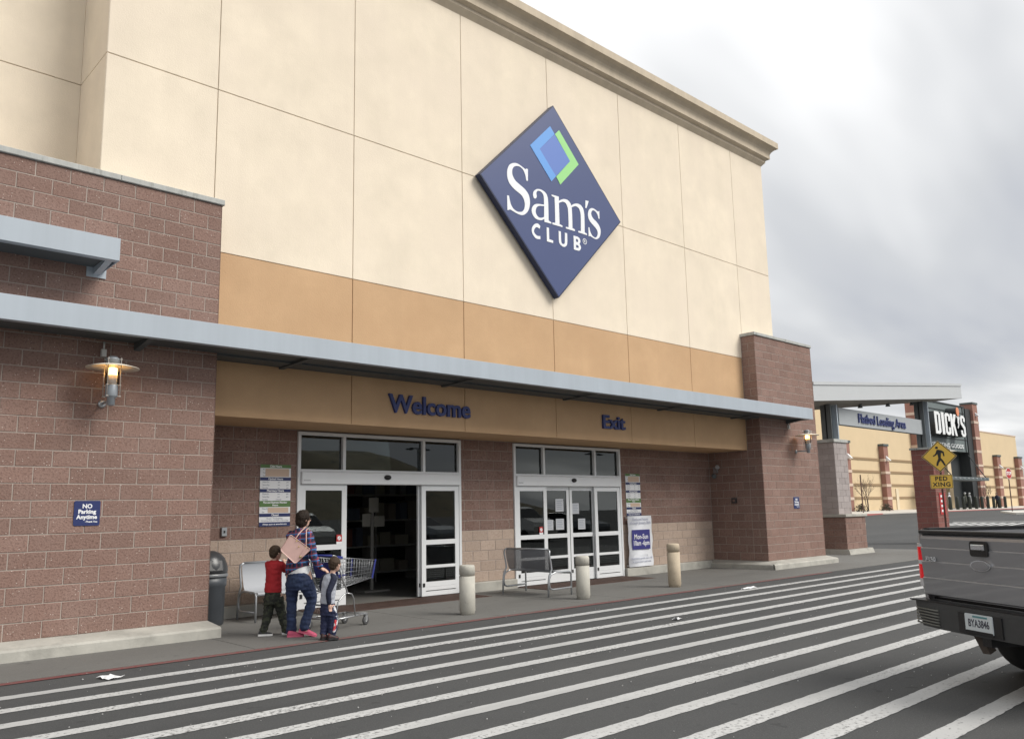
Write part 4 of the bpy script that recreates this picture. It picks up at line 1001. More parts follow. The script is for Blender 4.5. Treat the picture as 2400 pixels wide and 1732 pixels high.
# sign tower between the tall pilasters
SP(MB().box(87.6, 101.2, 23.3, 24.5, 7.4, 12.7), 'sign_panel', DGRN)
for z in (11.95, 8.82): SP(MB().box(87.6, 101.2, 23.24, 23.3, z-.04, z+.04), 'panel_joint', DGRN2)
for x in (89.3, 100.5): SP(MB().box(x, x+.25, 23.24, 23.3, 7.4, 12.7), 'panel_joint', DGRN2)
SP(MB().box(87.55, 101.3, 23.2, 24.6, 12.7, 12.82), 'tower_cap', DGRN2)
SP(MB().box(101.3, 102.98, 23.2, 24.6, .9, 12.6), 'tower_fin', DGRN2)
SP(MB().box(87.6, 101.2, 24.3, 24.58, .95, 7.4), 'entrance_recess', DGRN2)
for x in (88.0, 89.3, 90.6, 91.9, 93.2): SP(MB().box(x, x+.95, 24.1, 24.29, 4.9, 7.2), 'window', mat('far_window', (.28, .32, .34), .2))
SP(MB().box(95.4, 96.5, 23.7, 24.28, .95, 7.3), 'column', TANW)
SP(MB().box(86.0, 98.4, 20.5, 22.85, 3.93, 4.28), 'awning', mat('far_awning', (.10, .12, .125), .5))
for x in [88+1.25*k for k in range(9)]: SP(MB().lathe([(.10, 0), (.10, .05)], 10, (x, 20.44, 4.12)), 'awning_stud', WHITEF)
SP(MB().tube([(98.0, 20.7, 4.28), (99.6, 22.8, 7.0)], .05, 6), 'tie_rod', DGRN2)
SP(MB().tube([(88.0, 20.7, 4.28), (88.4, 22.8, 7.0)], .05, 6), 'tie_rod', DGRN2)
FWHITE = mat('far_white_letters', (.80, .82, .82), .5)
# block capitals drawn as polygons, extruded boxes behind
def glyph(polys, x, z, w, h, m, y, dep, name='letter'):
    o = link(name, shape_mesh(name, [[(x+a*w, z+c*h) for a, c in p] for p in polys], dep, m)); o.location = (0, y, 0); o.parent = SS; o.matrix_parent_inverse = Matrix.Translation((-95, -24, -.9)); return o
GD = [[(0, 0), (.7, 0), (1, .1), (1, .9), (.7, 1), (0, 1)], [(.36, .12), (.36, .88), (.62, .85), (.62, .15)]]
GI = [[(0, 0), (1, 0), (1, 1), (0, 1)]]
GC = [[(.3, 0), (.7, 0), (1, .1), (1, .36), (.66, .36), (.66, .14), (.36, .14), (.36, .86), (.66, .86), (.66, .64), (1, .64), (1, .9), (.7, 1), (.3, 1), (0, .9), (0, .1)]]
GK = [[(0, 0), (.34, 0), (.34, .36), (.42, .44), (.66, 0), (1, 0), (.66, .58), (1, 1), (.64, 1), (.34, .62), (.34, 1), (0, 1)]]
GS = [[(.3, 0), (.7, 0), (1, .1), (1, .45), (.36, .70), (.36, .87), (.64, .87), (.64, .72), (1, .72), (1, .9), (.7, 1), (.3, 1), (0, .9), (0, .60), (.64, .36), (.64, .13), (.36, .13), (.36, .30), (0, .30), (0, .1)]]
for g, x, w in ((GD, 88.75, 1.55), (GI, 90.65, .7), (GC, 91.65, 1.5), (GK, 93.3, 1.7), (GS, 96.3, 1.4)):
    glyph(g, x, 8.95, w, 2.42, FWHITE, 22.2, .05)
    glyph(g, x, 8.95, w, 2.42, DGRN2, 23.29, 1.06, 'letter_case')
glyph([[(95.55+.42*math.cos(k*math.pi/10), 11.72+.5*math.sin(k*math.pi/10)) for k in range(20)]], 0, 0, 1, 1, mat('far_orange', (.75, .26, .12), .5), 22.15, .06, 'ball')
glyph([[(95.55+.42*math.cos(k*math.pi/10), 11.72+.5*math.sin(k*math.pi/10)) for k in range(20)]], 0, 0, 1, 1, DGRN2, 23.28, 1.1, 'letter_case')
glyph([[(95.2, 11.2), (95.5, 10.9), (95.4, 10.5), (95.6, 10.3), (95.3, 9.9), (95.45, 9.8), (95.85, 10.3), (95.9, 10.7), (96.1, 11.1), (95.95, 11.25), (95.75, 10.95), (95.4, 11.3)]], 0, 0, 1, 1, FWHITE, 22.2, .05, 'apostrophe_figure')
o = word('SPORTING GOODS', 90.2, 99.6, 7.75, 8.22, 23.22, .06, FWHITE, bold=.01); o.parent = SS; o.matrix_parent_inverse = Matrix.Translation((-95, -24, -.9))
# raised walk in front of it with a partly red kerb
b = MB(); zs = .80
b.add([(56, 19.6, .0), (140, 19.6, .0), (140, 19.6, zs), (56, 19.6, zs), (56, 24, .98), (140, 24, .98)], [(0, 1, 2, 3), (3, 2, 5, 4)])
fw = b.build('far_walk', mat('far_concrete', (.52, .50, .46), .9, var=.06, vs=.5)); tag(fw, kind='structure')
for x0, x1 in ((63.8, 67.6), (79, 140)): MB().box(x0, x1, 19.585, 19.60, .66, zs-.002).build('red_kerb', mat('far_red_kerb', (.42, .13, .12), .8), fw)
# bollards, people and dressed stands before the entrance
for i, x in enumerate((88.9, 90.9, 92.7, 94.5, 96.5, 98.4, 100.3, 102.2, 104.2, 106.2)):
    t = empty('far_bollard', (x-1.5, 21.0, .86), label='slim dark green bollard before the far store, number %s from its entrance' % ('one two three four five six seven eight nine ten'.split()[i]), cat='bollard', group='dark bollards before the far store')
    MB().lathe([(.16, 0), (.16, 1.25), (.12, 1.33), (.02, 1.36)], 12).build('post', mat('far_bollard_green', (.035, .042, .035), .6), t)
def far_person(x, y, top, bot, hairc, label, rz):
    t = empty('person', (x, y, .88), rz, label, 'person')
    b = MB()
    b.tube([(-.09, 0, 0), (-.10, .02, .45), (-.08, 0, .85)], [.06, .07, .09], 8); b.tube([(.09, .1, 0), (.10, .05, .45), (.08, 0, .85)], [.06, .07, .09], 8)
    b.build('trousers', mat('far_cloth_'+bot[0], bot[1], .8), t)
    b = MB(); b.loft([[(hx*math.cos(k*math.pi/8), hy*math.sin(k*math.pi/8), z) for k in range(16)] for z, hx, hy in ((.80, .17, .13), (1.0, .17, .13), (1.25, .21, .13), (1.40, .18, .11), (1.46, .07, .07))])
    b.tube([(-.2, 0, 1.36), (-.27, .05, 1.1), (-.2, .22, .95)], [.06, .05, .045], 8); b.tube([(.2, 0, 1.36), (.27, .02, 1.1), (.25, .1, .86)], [.06, .05, .045], 8)
    b.build('jacket', mat('far_cloth_'+top[0], top[1], .8), t)
    MB().ball((0, .02, 1.60), .105, 8, (1, 1.1, 1.25)).build('head', mat('far_skin', (.40, .24, .17), .7), t)
    MB().ball((0, -.01, 1.64), .108, 8, (1.05, 1.05, 1.05)).build('hair', mat('far_hair', hairc, .7), t)
far_person(102.6, 21.2, ('navy', (.02, .025, .05)), ('black', (.015, .015, .017)), (.03, .02, .015), 'distant person in a navy jacket walking among the far bollards', R(60))
def stand(x, y, col, w, label):
    t = empty('clothes_stand', (x, y, .90), 0, label, 'mannequin')
    b = MB(); b.loft([[(hx*math.cos(k*math.pi/8), hy*math.sin(k*math.pi/8), z) for k in range(16)] for z, hx, hy in ((.55, .22, .16), (.9, .21, .15), (1.3, .26, .14), (1.45, .2, .1), (1.52, .06, .06))])
    b.tube([(-.25, 0, 1.4), (-.33, 0, 1.05), (-.3, -.05, .8)], [.07, .06, .05], 8); b.tube([(.25, 0, 1.4), (.33, 0, 1.05), (.3, -.05, .8)], [.07, .06, .05], 8); b.build('shirt', mat('stand_'+w, col, .8), t)
    MB().tube([(0, 0, 0), (0, 0, .6)], .05, 8).build('pole', DGRN2, t)
    MB().ball((0, 0, 1.66), .12, 8).build('head', FWHITE, t)
stand(86.2, 21.6, (.03, .02, .015), 'black', 'dressed stand in a black shirt before the far store'); stand(89.0, 21.6, (.75, .72, .74), 'white', 'dressed stand in a white and red shirt before the far store')
stand(93.6, 21.6, (.05, .055, .04), 'olive', 'dressed stand in an olive shirt before the far store'); stand(95.6, 21.8, (.3, .31, .32), 'grey', 'dressed stand in a grey shirt before the far store')
# bare trees
def bare_tree(x, y, z, h, label, seed):
    rs = random.Random(seed); t = empty('bare_tree', (x, y, z), 0, label, 'tree', 'bare young trees before the far store'); tr = MB(); tw = MB()
    def grow(p, d, l, r, lev):
        q = p+d*l; (tr if lev < 2 else tw).tube([p, (p+q)/2+Vector((rs.uniform(-1, 1), rs.uniform(-1, 1), 0))*l*.06, q], [r, r*.8, r*.6], 5)
        if lev == 4: return
        for k in range(3 if lev < 3 else 2):
            grow(p+d*l*rs.uniform(.55, 1), (d+Vector((rs.uniform(-.6, .6), rs.uniform(-.6, .6), rs.uniform(.1, .5)))).normalized(), l*rs.uniform(.55, .8), r*.55, lev+1)
    for k in range(3): grow(Vector((rs.uniform(-.2, .2), 0, 0)), Vector((rs.uniform(-.25, .25), rs.uniform(-.2, .2), 1)).normalized(), h*.38, .045, 0)
    BARK = mat('bare_bark', (.16, .125, .10), .9); tr.build('trunk', BARK, t, fix=False); tw.build('crown', BARK, t, fix=False)
bare_tree(72.5, 22.9, .95, 3.6, 'bare leafless young tree left of the first brick pilaster of the far store', 4)
bare_tree(103.5, 22.6, .95, 3.2, 'bare leafless young tree among the bollards right of the far entrance', 9)
SHR = mat('dry_shrub', (.075, .07, .05), .9, var=.3, vs=5)
for x, lab in ((70.9, 'low dry shrub left of the bare tree by the far wall'), (76.3, 'low dry shrub right of the bare tree by the far wall')):
    t = empty('shrub', (x, 22.9, .93), 0, lab, 'shrub'); rs = random.Random(int(x)); b = MB()
    for k in range(260):
        a, e, rr_ = rs.uniform(0, 6.28), rs.uniform(.05, 1.4), rs.uniform(.3, .75)
        c = Vector((math.cos(a)*math.cos(e)*rr_*1.3, math.sin(a)*math.cos(e)*rr_*.8, math.sin(e)*rr_)); u = Vector((rs.uniform(-1, 1), rs.uniform(-1, 1), rs.uniform(-1, 1)))*.09; v = Vector((rs.uniform(-1, 1), rs.uniform(-1, 1), rs.uniform(-1, 1)))*.05
        b.add([c-u, c+v, c+u, c-v], [(0, 1, 2, 3)])
    b.build('crown', SHR, t, fix=False); MB().tube([(0, 0, -.1), (0, 0, .3)], .04, 6).build('trunk', MATS['bare_bark'], t)
t = empty('sign_post', (67.9, 21.4, .85), 0, 'thin rusty post standing at the kerb before the far wall', 'post'); MB().box(-.06, .06, -.03, .03, -.1, 3.3).build('post', MATS['rust_post'], t); MB().box(-.07, .07, -.04, .04, 3.3, 3.32).build('cap', MATS['rust_post'], t)
# stop sign on its kerbed island
isl = MB()
pts = [(68.3, 10.7), (73, 11.2), (80, 9.0), (80, 3.5), (66, 6.0), (64, 8.4)]
n = len(pts); isl.add([(x, y, terr(x)-.1) for x, y in pts]+[(x, y, terr(x)+.13) for x, y in pts], [list(range(n, 2*n))]+[[k, (k+1) % n, n+(k+1) % n, n+k] for k in range(n)])
isl = isl.build('traffic_island', MATS['far_concrete']); tag(isl, kind='structure')
t = empty('stop_sign', (69.6, 10.2, terr(69.6)+.13), R(-10), 'red stop sign on a thin post on the far traffic island', 'road sign')
MB().box(-.04, .04, .0, .05, -.1, 3.2).build('post', MATS['rust_post'], t)
oc = [(.46*math.cos(R(22.5+45*k)), 2.95+.46*math.sin(R(22.5+45*k))) for k in range(8)]
MB().prism(oc, -.02, -.002).build('plate', FWHITE, t); MB().prism([(x*.93, 2.95+(z-2.95)*.93) for x, z in oc], -.024, -.0205).build('face', mat('stop_red', (.42, .03, .03), .5), t)
o = link('lettering', text_mesh('STOP', .36, FWHITE, .004, bold=.012, sx=.8), None, t); o.location = (0, -.0245, 2.95)
# far hill at the right edge
b = MB(); NX, NY = 40, 14
for j in range(NY+1):
    for i in range(NX+1):
        u, v = i/NX, j/NY; x = 260+u*560; y = 20+v*380
        b.v.append((x, y, -2+30*math.sin(math.pi*min(1, v*1.4+.02))*(.7+.3*math.sin(u*7+1))*min(1, u*4)))
for j in range(NY):
    for i in range(NX): k = j*(NX+1)+i; b.f.append([k, k+1, k+NX+2, k+NX+1]); b.sm.append(True); b.mi.append(0)
tag(b.build('far_hill', mat('far_hill_grass', (.30, .33, .30), .95, var=.1, vs=.05)), kind='structure')
# hillside across the road, seen only mirrored in the glass
b = MB(); NX, NY = 40, 20
for j in range(NY+1):
    for i in range(NX+1):
        u, v = i/NX, j/NY; x = 10+u*150; y = -110-v*90
        b.v.append((x, y, -1+19*(math.sin(math.pi*u)**.8)*min(1, v*1.6)*(1+.12*math.sin(u*11)+.06*math.sin(u*29+v*9))))
for j in range(NY):
    for i in range(NX): k = j*(NX+1)+i; b.f.append([k, k+1, k+NX+2, k+NX+1]); b.sm.append(True); b.mi.append(0)
tag(b.build('hillside', mat('dry_grass', (.12, .10, .06), .95, var=.35, vs=.12, col2=(.05, .05, .03), c2s=.3)), kind='structure')
# ------------------------------------------------------------------ litter on the asphalt
def litter(x, y, w, h, rz, label, seed):
    rs = random.Random(seed); b = MB(); n = 5
    for j in range(n):
        for i in range(n): b.v.append((w*(i/(n-1)-.5)+rs.uniform(-.01, .01), h*(j/(n-1)-.5)+rs.uniform(-.01, .01), .008+abs(rs.gauss(0, .012))))
    for j in range(n-1):
        for i in range(n-1): k = j*n+i; b.f.append([k, k+1, k+n+1, k+n]); b.sm.append(False); b.mi.append(0)
    o = b.build('litter_paper', mat('litter_white', (.74, .75, .76), .7), None, (x, y, 0), (0, 0, rz), fix=False); tag(o, label, 'litter')
litter(-1.90, -2.13, .17, .20, R(20), 'flat white paper scrap on the asphalt before the left pier', 1)
litter(5.25, -3.90, .16, .10, R(10), 'small crumpled white scrap between stripes before the Exit doors', 2)
litter(9.85, -2.28, .5, .10, R(5), 'long twisted white scrap on the first stripe near the right pier', 3)

# ------------------------------------------------------------------ pickup truck
TK = empty('pickup_truck', (2.87, -8.78, 0), R(-122), label='grey pickup truck seen from behind at the right edge', cat='truck')
PAINT = mat('truck_grey', (.275, .278, .292), .30, metal=.4, coat=.5, var=.015, vs=3); TBLK = mat('truck_black', (.016, .016, .017), .45, bump=.3, bs=90)
CHRM = mat('truck_chrome', (.62, .63, .64), .12, metal=1); TRED = mat('tail_red', (.55, .01, .015), .15, emit=(1, .02, .03), es=.12); TLENS = mat('tail_clear', (.5, .5, .52), .15)
TBMP = mat('bumper_grey', (.045, .047, .048), .5, var=.1, vs=12); TRIB = mat('bumper_rib', (.13, .13, .115), .6)
def TP(b, name, m, par=None): return b.build(name, m, par or TK)
ZB, ZT = .755, 1.305
# tailgate: face built from horizontal sections (z, rearward offset)
sec = [(ZB, .0), (ZB+.015, -.034), (.905, -.046), (.912, -.047), (.920, -.034), (1.048, -.044), (1.056, -.045), (1.064, -.032), (1.170, -.042), (1.177, -.043), (1.185, -.030), (1.262, -.036), (1.285, -.028), (ZT, .0)]
xsn = [-.762, -.74, -.5, 0, .5, .74, .762]
rings = []
b = MB(); nn = len(xsn)
for z, y in sec: b.v += [(x, y*(1 if abs(x) < .75 else .3)+.01*(x/.76)**2, z) for x in xsn]
for j in range(len(sec)-1):
    for i in range(nn-1): k = j*nn+i; b.f.append([k, k+1, k+nn+1, k+nn]); b.sm.append(False); b.mi.append(0)
b.box(-.76, .76, .012, .06, ZB, ZT)
tg = TP(b, 'tailgate', PAINT)
b = MB(); b.bev(-.755, .755, -.036, .07, ZT+.001, ZT+.035, .008); TP(b, 'tailgate_cap', TBLK, tg)
TP(MB().prism(rrect(.20, .125, .025), -.052, -.035), 'handle_bezel', TBLK, tg).location = (0, 0, 1.195)
b = MB(); b.bev(-.075, .075, -.066, -.0525, 1.185, 1.232, .006); TP(b, 'handle', CHRM, tg)
ov = [(.115*math.cos(k*math.pi/16), .046*math.sin(k*math.pi/16)) for k in range(32)]
TP(MB().prism(ov, -.052, -.03), 'badge_rim', CHRM, tg).location = (0, 0, 1.057)
TP(MB().prism([(x*.84, z*.80) for x, z in ov], -.056, -.0525), 'badge_face', PAINT, tg).location = (0, 0, 1.057)
o = link('model_badge', text_mesh('F150', .058, CHRM, .006, bold=.002, sx=1.15), None, tg); o.location = (-.60, -.043, 1.082)
# bed sides and tail lamps
def side(s):
    b = MB(); prof = [(.765, .0), (.80, .003), (.835, .02), (.865, .055), (.895, .12), (.95, .4), (.98, .9), (.985, 1.9)]
    zsn = [.66, .82, 1.0, 1.15, 1.28, 1.335, 1.345]; ins = [.05, .01, 0, .0, .012, .03, .06]
    for z, q in zip(zsn, ins): b.v += [(s*(x-q), y, z) for x, y in prof]
    m = len(prof)
    for j in range(len(zsn)-1):
        for i in range(m-1): k = j*m+i; b.f.append([k, k+1, k+m+1, k+m] if s > 0 else [k+m, k+m+1, k+1, k]); b.sm.append(False); b.mi.append(0)
    b.box(min(s*.70, s*.76), max(s*.70, s*.76), .05, 1.9, .75, 1.32)
    o = TP(b, 'bed_side', PAINT)
    TP(MB().box(min(s*.72, s*.80), max(s*.72, s*.80), .06, 1.9, 1.346, 1.356), 'bed_rail', TBLK, o)
    lp = [(.766, -.006), (.80, -.004), (.838, .014), (.868, .05), (.888, .10)]
    for z0, z1, mm, nm in ((.835, .90, TLENS, 'tail_lens'), (.90, 1.03, TRED, 'tail_lamp'), (1.03, 1.065, TLENS, 'tail_lens'), (1.065, 1.185, TRED, 'tail_lamp'), (1.185, 1.215, TLENS, 'tail_lens')):
        b = MB()
        for z in (z0, z1): b.v += [(s*(x+.004), y-.006, z) for x, y in lp]+[(s*(x-.02), y+.012, z) for x, y in reversed(lp)]
        m = 2*len(lp)
        for i in range(m): b.f.append([i, (i+1) % m, m+(i+1) % m, m+i]); b.sm.append(False); b.mi.append(0)
        b.f.append(list(range(m))); b.f.append(list(range(2*m-1, m-1, -1))); b.sm += [False]*2; b.mi += [0]*2
        TP(b, nm, mm, o)
side(-1); side(1)
TP(MB().box(-.75, .75, .07, 1.9, .72, .74), 'bed_floor', TBLK); TP(MB().box(-.95, .95, 1.9, 1.95, .6, 1.33), 'bed_front', PAINT)
# rear bumper: stepped bar, ribbed ends, plate recess
b = MB()
pl = [(-.93, .06), (-.915, -.0), (-.85, -.05), (-.5, -.095), (0, -.105), (.5, -.095), (.85, -.05), (.915, .0), (.93, .06)]
bars = [(.705, .0), (.705, 1.0), (.675, 1.02), (.66, .98), (.50, .93), (.485, .90), (.485, .0)]
m = len(pl)
for z, k in bars: b.v += [(x*(1 if z > .52 else .92), (y+.02*(1-k) if k else .12), z-.0*(abs(x))+.0) for x, y in pl]
for j in range(len(bars)-1):
    for i in range(m-1): k = j*m+i; b.f.append([k, k+1, k+m+1, k+m]); b.sm.append(False); b.mi.append(0)
bp_ = TP(b, 'bumper', TBMP)
TP(MB().box(-.88, .88, -.09, .05, .706, .718), 'step_pad', TBLK, bp_)
for s in (-1, 1):
    for k in range(6):
        z = .512+k*.0255; b = MB()
        b.tube([(s*.50, -.098, z), (s*.68, -.078, z), (s*.84, -.054, z), (s*.905, -.0, z)], .008, 6); TP(b, 'rib', TRIB, bp_)
TP(MB().box(-.24, .24, -.112, -.098, .50, .665), 'plate_recess', TBLK, bp_)
lpz = .592
PLW = mat('plate_face', (.55, .60, .62), .4)
TP(MB().prism([(x, z+lpz) for x, z in rrect(.305, .152, .012)], -.121, -.1135), 'licence_plate', PLW, bp_)
o = link('plate_number', text_mesh('BYA3846', .085, mat('plate_ink', (.05, .05, .07), .5), .002, bold=.001, sx=.72), None, bp_); o.location = (0, -.1215, lpz)
TP(MB().box(-.06, .10, -.124, -.1215, lpz+.05, lpz+.064), 'plate_band', mat('plate_teal', (.10, .24, .26), .5), bp_)
TP(MB().prism(rrect(.30, .026, .01), -.126, -.1135), 'plate_frame', BLACK, bp_).location = (0, 0, lpz-.07)
# hitch, chassis, wheels
TP(MB().box(-.05, .05, -.06, .4, .41, .48), 'hitch', TBLK); TP(MB().obox((-.12, .02, .42), (.03, .01, 0), (.02, .02, -.07), (.0, .03, .015)), 'shackle', mat('rusty_steel', (.07, .055, .045), .8))
b = MB(); b.box(-.45, -.33, .1, 5, .45, .62); b.box(.33, .45, .1, 5, .45, .62); b.box(-.8, .8, 1.08, 1.2, .3, .42); b.box(-.7, .7, .2, 1.9, .60, .70); TP(b, 'chassis', BLACK)
TP(MB().tube([(.5, -.02, .36), (.5, .8, .38)], .04, 10), 'exhaust', mat('exhaust_steel', (.2, .19, .18), .4, metal=.8))
def wheel(x, y):
    o = MB(); r, w = .395, .13
    o.lathe([(r*.62, -w), (r*.9, -w), (r*.98, -w*.75), (r, -w*.4), (r, w*.4), (r*.98, w*.75), (r*.9, w), (r*.62, w)], 32)
    o.v = [(z+x, yy+y, xx+r) for xx, yy, z in o.v]; TP(o, 'tyre', mat('tyre_rubber', (.018, .018, .018), .85, bump=.5, bs=60))
    o = MB(); o.lathe([(.02, -.06), (.10, -.05), (.18, -.09), (.245, -.10), (.245, .10), (.18, .09), (.02, .05)], 24); o.v = [(z+x, yy+y, xx+r) for xx, yy, z in o.v]; TP(o, 'rim', ALU)
for x in (-.80, .80):
    for y in (1.14, 4.75): wheel(x, y)
# cab and nose (outside the picture's right edge)
b = MB(); b.loft([[(s*hw, y, z) for s, y, z in ((-1, y0, z0), (1, y0, z0), (1, y1, z1), (-1, y1, z1))] for hw, y0, z0, y1, z1 in ((.98, 1.96, .5, 4.3, .5), (.98, 1.96, 1.25, 4.3, 1.25), (.78, 2.05, 1.88, 3.6, 1.88))], smooth=False); TP(b, 'cab', PAINT)
b = MB(); b.loft([[(-.98, y, .5), (.98, y, .5), (.96, y, h), (-.96, y, h)] for y, h in ((4.3, 1.22), (5.2, 1.18), (5.55, 1.1))], smooth=False); TP(b, 'bonnet', PAINT)
TP(MB().add([(-.74, 1.98, 1.30), (.74, 1.98, 1.30), (.64, 2.035, 1.80), (-.64, 2.035, 1.80)], [(0, 1, 2, 3)]), 'rear_window', mat('truck_glass', (.01, .012, .013), .05))

# ------------------------------------------------------------------ shopping trolley
CT = empty('shopping_cart', (1.20, -.86, .010), R(-72), label='steel shopping cart with blue trim pushed toward the open doors', cat='shopping cart')
WIRE = mat('cart_wire', (.26, .27, .28), .35, metal=.7); CBLU = mat('cart_blue', (.022, .032, .20), .45); CTUB = mat('cart_tube', (.40, .41, .42), .32, metal=.6)
def TC(b, n, m, par=None): return b.build(n, m, par or CT)
def lerp(a, c, t): return tuple(p+(q-p)*t for p, q in zip(a, c))
# basket corners: rear top, rear bottom, front top, front bottom (x half width)
RT, RB_, FT, FB = (.27, .06, .99), (.24, .12, .56), (.22, .95, .905), (.20, .90, .655)
b = MB(); r = .0032
for s in (-1, 1):
    S = lambda p: (s*p[0], p[1], p[2])
    for k in range(7):
        t_ = k/6; b.tube([S(lerp(RT, RB_, t_)), S(lerp(FT, FB, t_))], r if 0 < k < 6 else .006, 5)
    for k in range(15):
        t_ = k/14; b.tube([S(lerp(RT, FT, t_)), S(lerp(RB_, FB, t_))], r, 5)
for k in range(9):
    u = -1+2*k/8
    b.tube([(u*RB_[0], RB_[1], RB_[2]), (u*FB[0], FB[1], FB[2]), (u*FT[0], FT[1], FT[2])], r, 5)
for k in range(5): p = lerp(FT, FB, k/4); b.tube([(-p[0], p[1], p[2]), (p[0], p[1], p[2])], r, 5)
for k in range(8): p = lerp(RB_, FB, k/7); b.tube([(-p[0], p[1], p[2]), (p[0], p[1], p[2])], r, 5)
TC(b, 'basket', WIRE)
b = MB(); b.tube([(-.27, .06, .99), (-.28, -.02, 1.02), (-.28, -.06, 1.02)], .011, 8); b.tube([(.27, .06, .99), (.28, -.02, 1.02), (.28, -.06, 1.02)], .011, 8)
for s in (-1, 1):
    b.tube([(s*.27, .05, .98), (s*.27, .16, .70), (s*.265, .25, .56), (s*.25, .30, .50), (s*.25, .20, .46), (s*.25, .10, .38), (s*.25, .05, .16)], .0115, 8)
    b.tube([(s*.25, .02, .155), (s*.20, .80, .155)], .0115, 8)
    b.tube([(s*.25, .28, .49), (s*.24, .40, .47), (s*.23, .46, .40), (s*.225, .50, .16)], .0095, 8)
b.tube([(-.20, .80, .155), (.20, .80, .155)], .011, 8); b.tube([(-.25, .04, .155), (.25, .04, .155)], .011, 8)
for k in range(7): y = .12+k*.1; b.tube([(-.24+.03*k/6, y, .158), (.24-.03*k/6, y, .158)], .004, 5)
TC(b, 'frame', CTUB)
TC(MB().tube([(-.275, -.06, 1.02), (.275, -.06, 1.02)], .016, 10), 'handle', CBLU)
for s in (-1, 1):
    TC(MB().bar((s*.222, .955, .915), (s*.20, .905, .645), .022, .022), 'corner_guard', CBLU)
    TC(MB().bar((s*.268, .04, 1.0), (s*.266, .16, .985), .028, .03), 'corner_guard', CBLU)
b = MB(); b.add([(-.23, .10, .92), (.23, .10, .92), (.21, .16, .70), (-.21, .16, .70)], [(0, 1, 2, 3)]); b.add([(-.21, .16, .70), (.21, .16, .70), (.20, .36, .74), (-.20, .36, .74)], [(0, 1, 2, 3)])
TC(b, 'child_seat', CBLU)
b = MB(); b.tube([(-.2, .30, .95), (-.2, .38, .74)], .004, 5)
for k in range(9): x = -.2+.05*k; b.tube([(x, .30, .96), (x, .38, .72)], .003, 5)
TC(b, 'seat_back', WIRE)
for x, y in ((-.235, .06), (.235, .06), (-.195, .77), (.195, .77)):
    b = MB(); b.lathe([(.035, -.014), (.060, -.014), (.0635, -.008), (.0635, .008), (.060, .014), (.035, .014)], 18); b.v = [(z+x, yy+y, xx+.0635) for xx, yy, z in b.v]; w = TC(b, 'wheel', mat('caster_tyre', (.07, .07, .072), .6))
    b = MB(); b.lathe([(.005, -.015), (.034, -.013), (.034, .013), (.005, .015)], 14); b.v = [(z+x, yy+y, xx+.0635) for xx, yy, z in b.v]; TC(b, 'hub', WHITEF, w)
    b = MB(); b.box(x-.02, x-.016, y-.025, y+.025, .06, .145); b.box(x+.016, x+.02, y-.025, y+.025, .06, .145); b.box(x-.02, x+.02, y-.025, y+.025, .135, .146); TC(b, 'fork', CTUB, w)

# ------------------------------------------------------------------ things mirrored in the glass: parked cars and lamp posts across the aisle
def parked_car(x, y, rz, col, label, tall=1.0):
    t = empty('parked_car', (x, y, 0), rz, label, 'car', 'cars parked across the aisle'); pm = mat('car_%d' % int(col[0]*1000), col, .3, metal=.3, coat=.6)
    body = [(-2.25, .45, .62), (-2.2, .35, .80), (-1.5, .30, .95), (-.9, .28, .98), (0, .26, 1.0), (1.0, .26, .98), (1.7, .28, .95), (2.15, .32, .88), (2.25, .45, .70)]
    b = MB(); b.loft([[(sx*w, yy, zz) for sx, w, zz in ((-1, .82, z0), (-1, .90, (z0+z1)/2), (-1, .84, z1*tall), (1, .84, z1*tall), (1, .90, (z0+z1)/2), (1, .82, z0))] for yy, z0, z1 in body], smooth=False); b.build('body', pm, t)
    cab = [(-1.0, .97, .80), (-.35, 1.36, .66), (.2, 1.45, .64), (1.0, 1.42, .64), (1.9, .98, .78)]
    b = MB(); b.loft([[(-w, yy, .9*tall), (-w, yy, z*tall-.02), (-w*.9, yy, z*tall), (w*.9, yy, z*tall), (w, yy, z*tall-.02), (w, yy, .9*tall)] for yy, z, w in cab], smooth=False); b.build('greenhouse', mat('car_glass', (.01, .012, .014), .05), t)
    b = MB(); b.loft([[(-w, yy, z*tall), (w, yy, z*tall), (w*.95, yy, z*tall+.02), (-w*.95, yy, z*tall+.02)] for yy, z, w in cab[1:4]], smooth=False); b.build('roof', pm, t)
    for sx in (-1, 1):
        for yy in (-1.4, 1.4):
            b = MB(); b.lathe([(.16, -.1), (.30, -.1), (.33, -.06), (.33, .06), (.30, .1), (.16, .1)], 20); b.v = [(z+sx*.80, q+yy, xx+.33) for xx, q, z in b.v]; w = b.build('wheel', MATS['tyre_rubber'], t)
            b = MB(); b.lathe([(.02, -.09), (.2, -.08), (.2, .08), (.02, .09)], 14); b.v = [(z+sx*.80, q+yy, xx+.33) for xx, q, z in b.v]; b.build('rim', ALU, w)
        MB().ball((sx*.62, -2.18, .70), .10, 6, (1.4, .5, .8)).build('headlamp', TLENS, t); MB().ball((sx*.66, 2.2, .80), .09, 6, (1.3, .4, 1)).build('tail_lamp', TRED, t)
for x, y, rz, c, tl, lab in ((13.2, -18.5, R(190), (.55, .56, .57), 1.15, 'white parked car mirrored in the left leaf of the Welcome doors'), (19.8, -18.8, R(172), (.30, .33, .36), 1.0, 'silver parked car mirrored in the right leaf of the Welcome doors'), (26.5, -18.4, R(186), (.62, .62, .61), 1.25, 'white parked van-like car mirrored in the Exit doors'), (31.0, -18.9, R(178), (.12, .13, .15), 1.0, 'dark parked car mirrored in the Exit doors')):
    parked_car(x, y, rz, c, lab, tl)
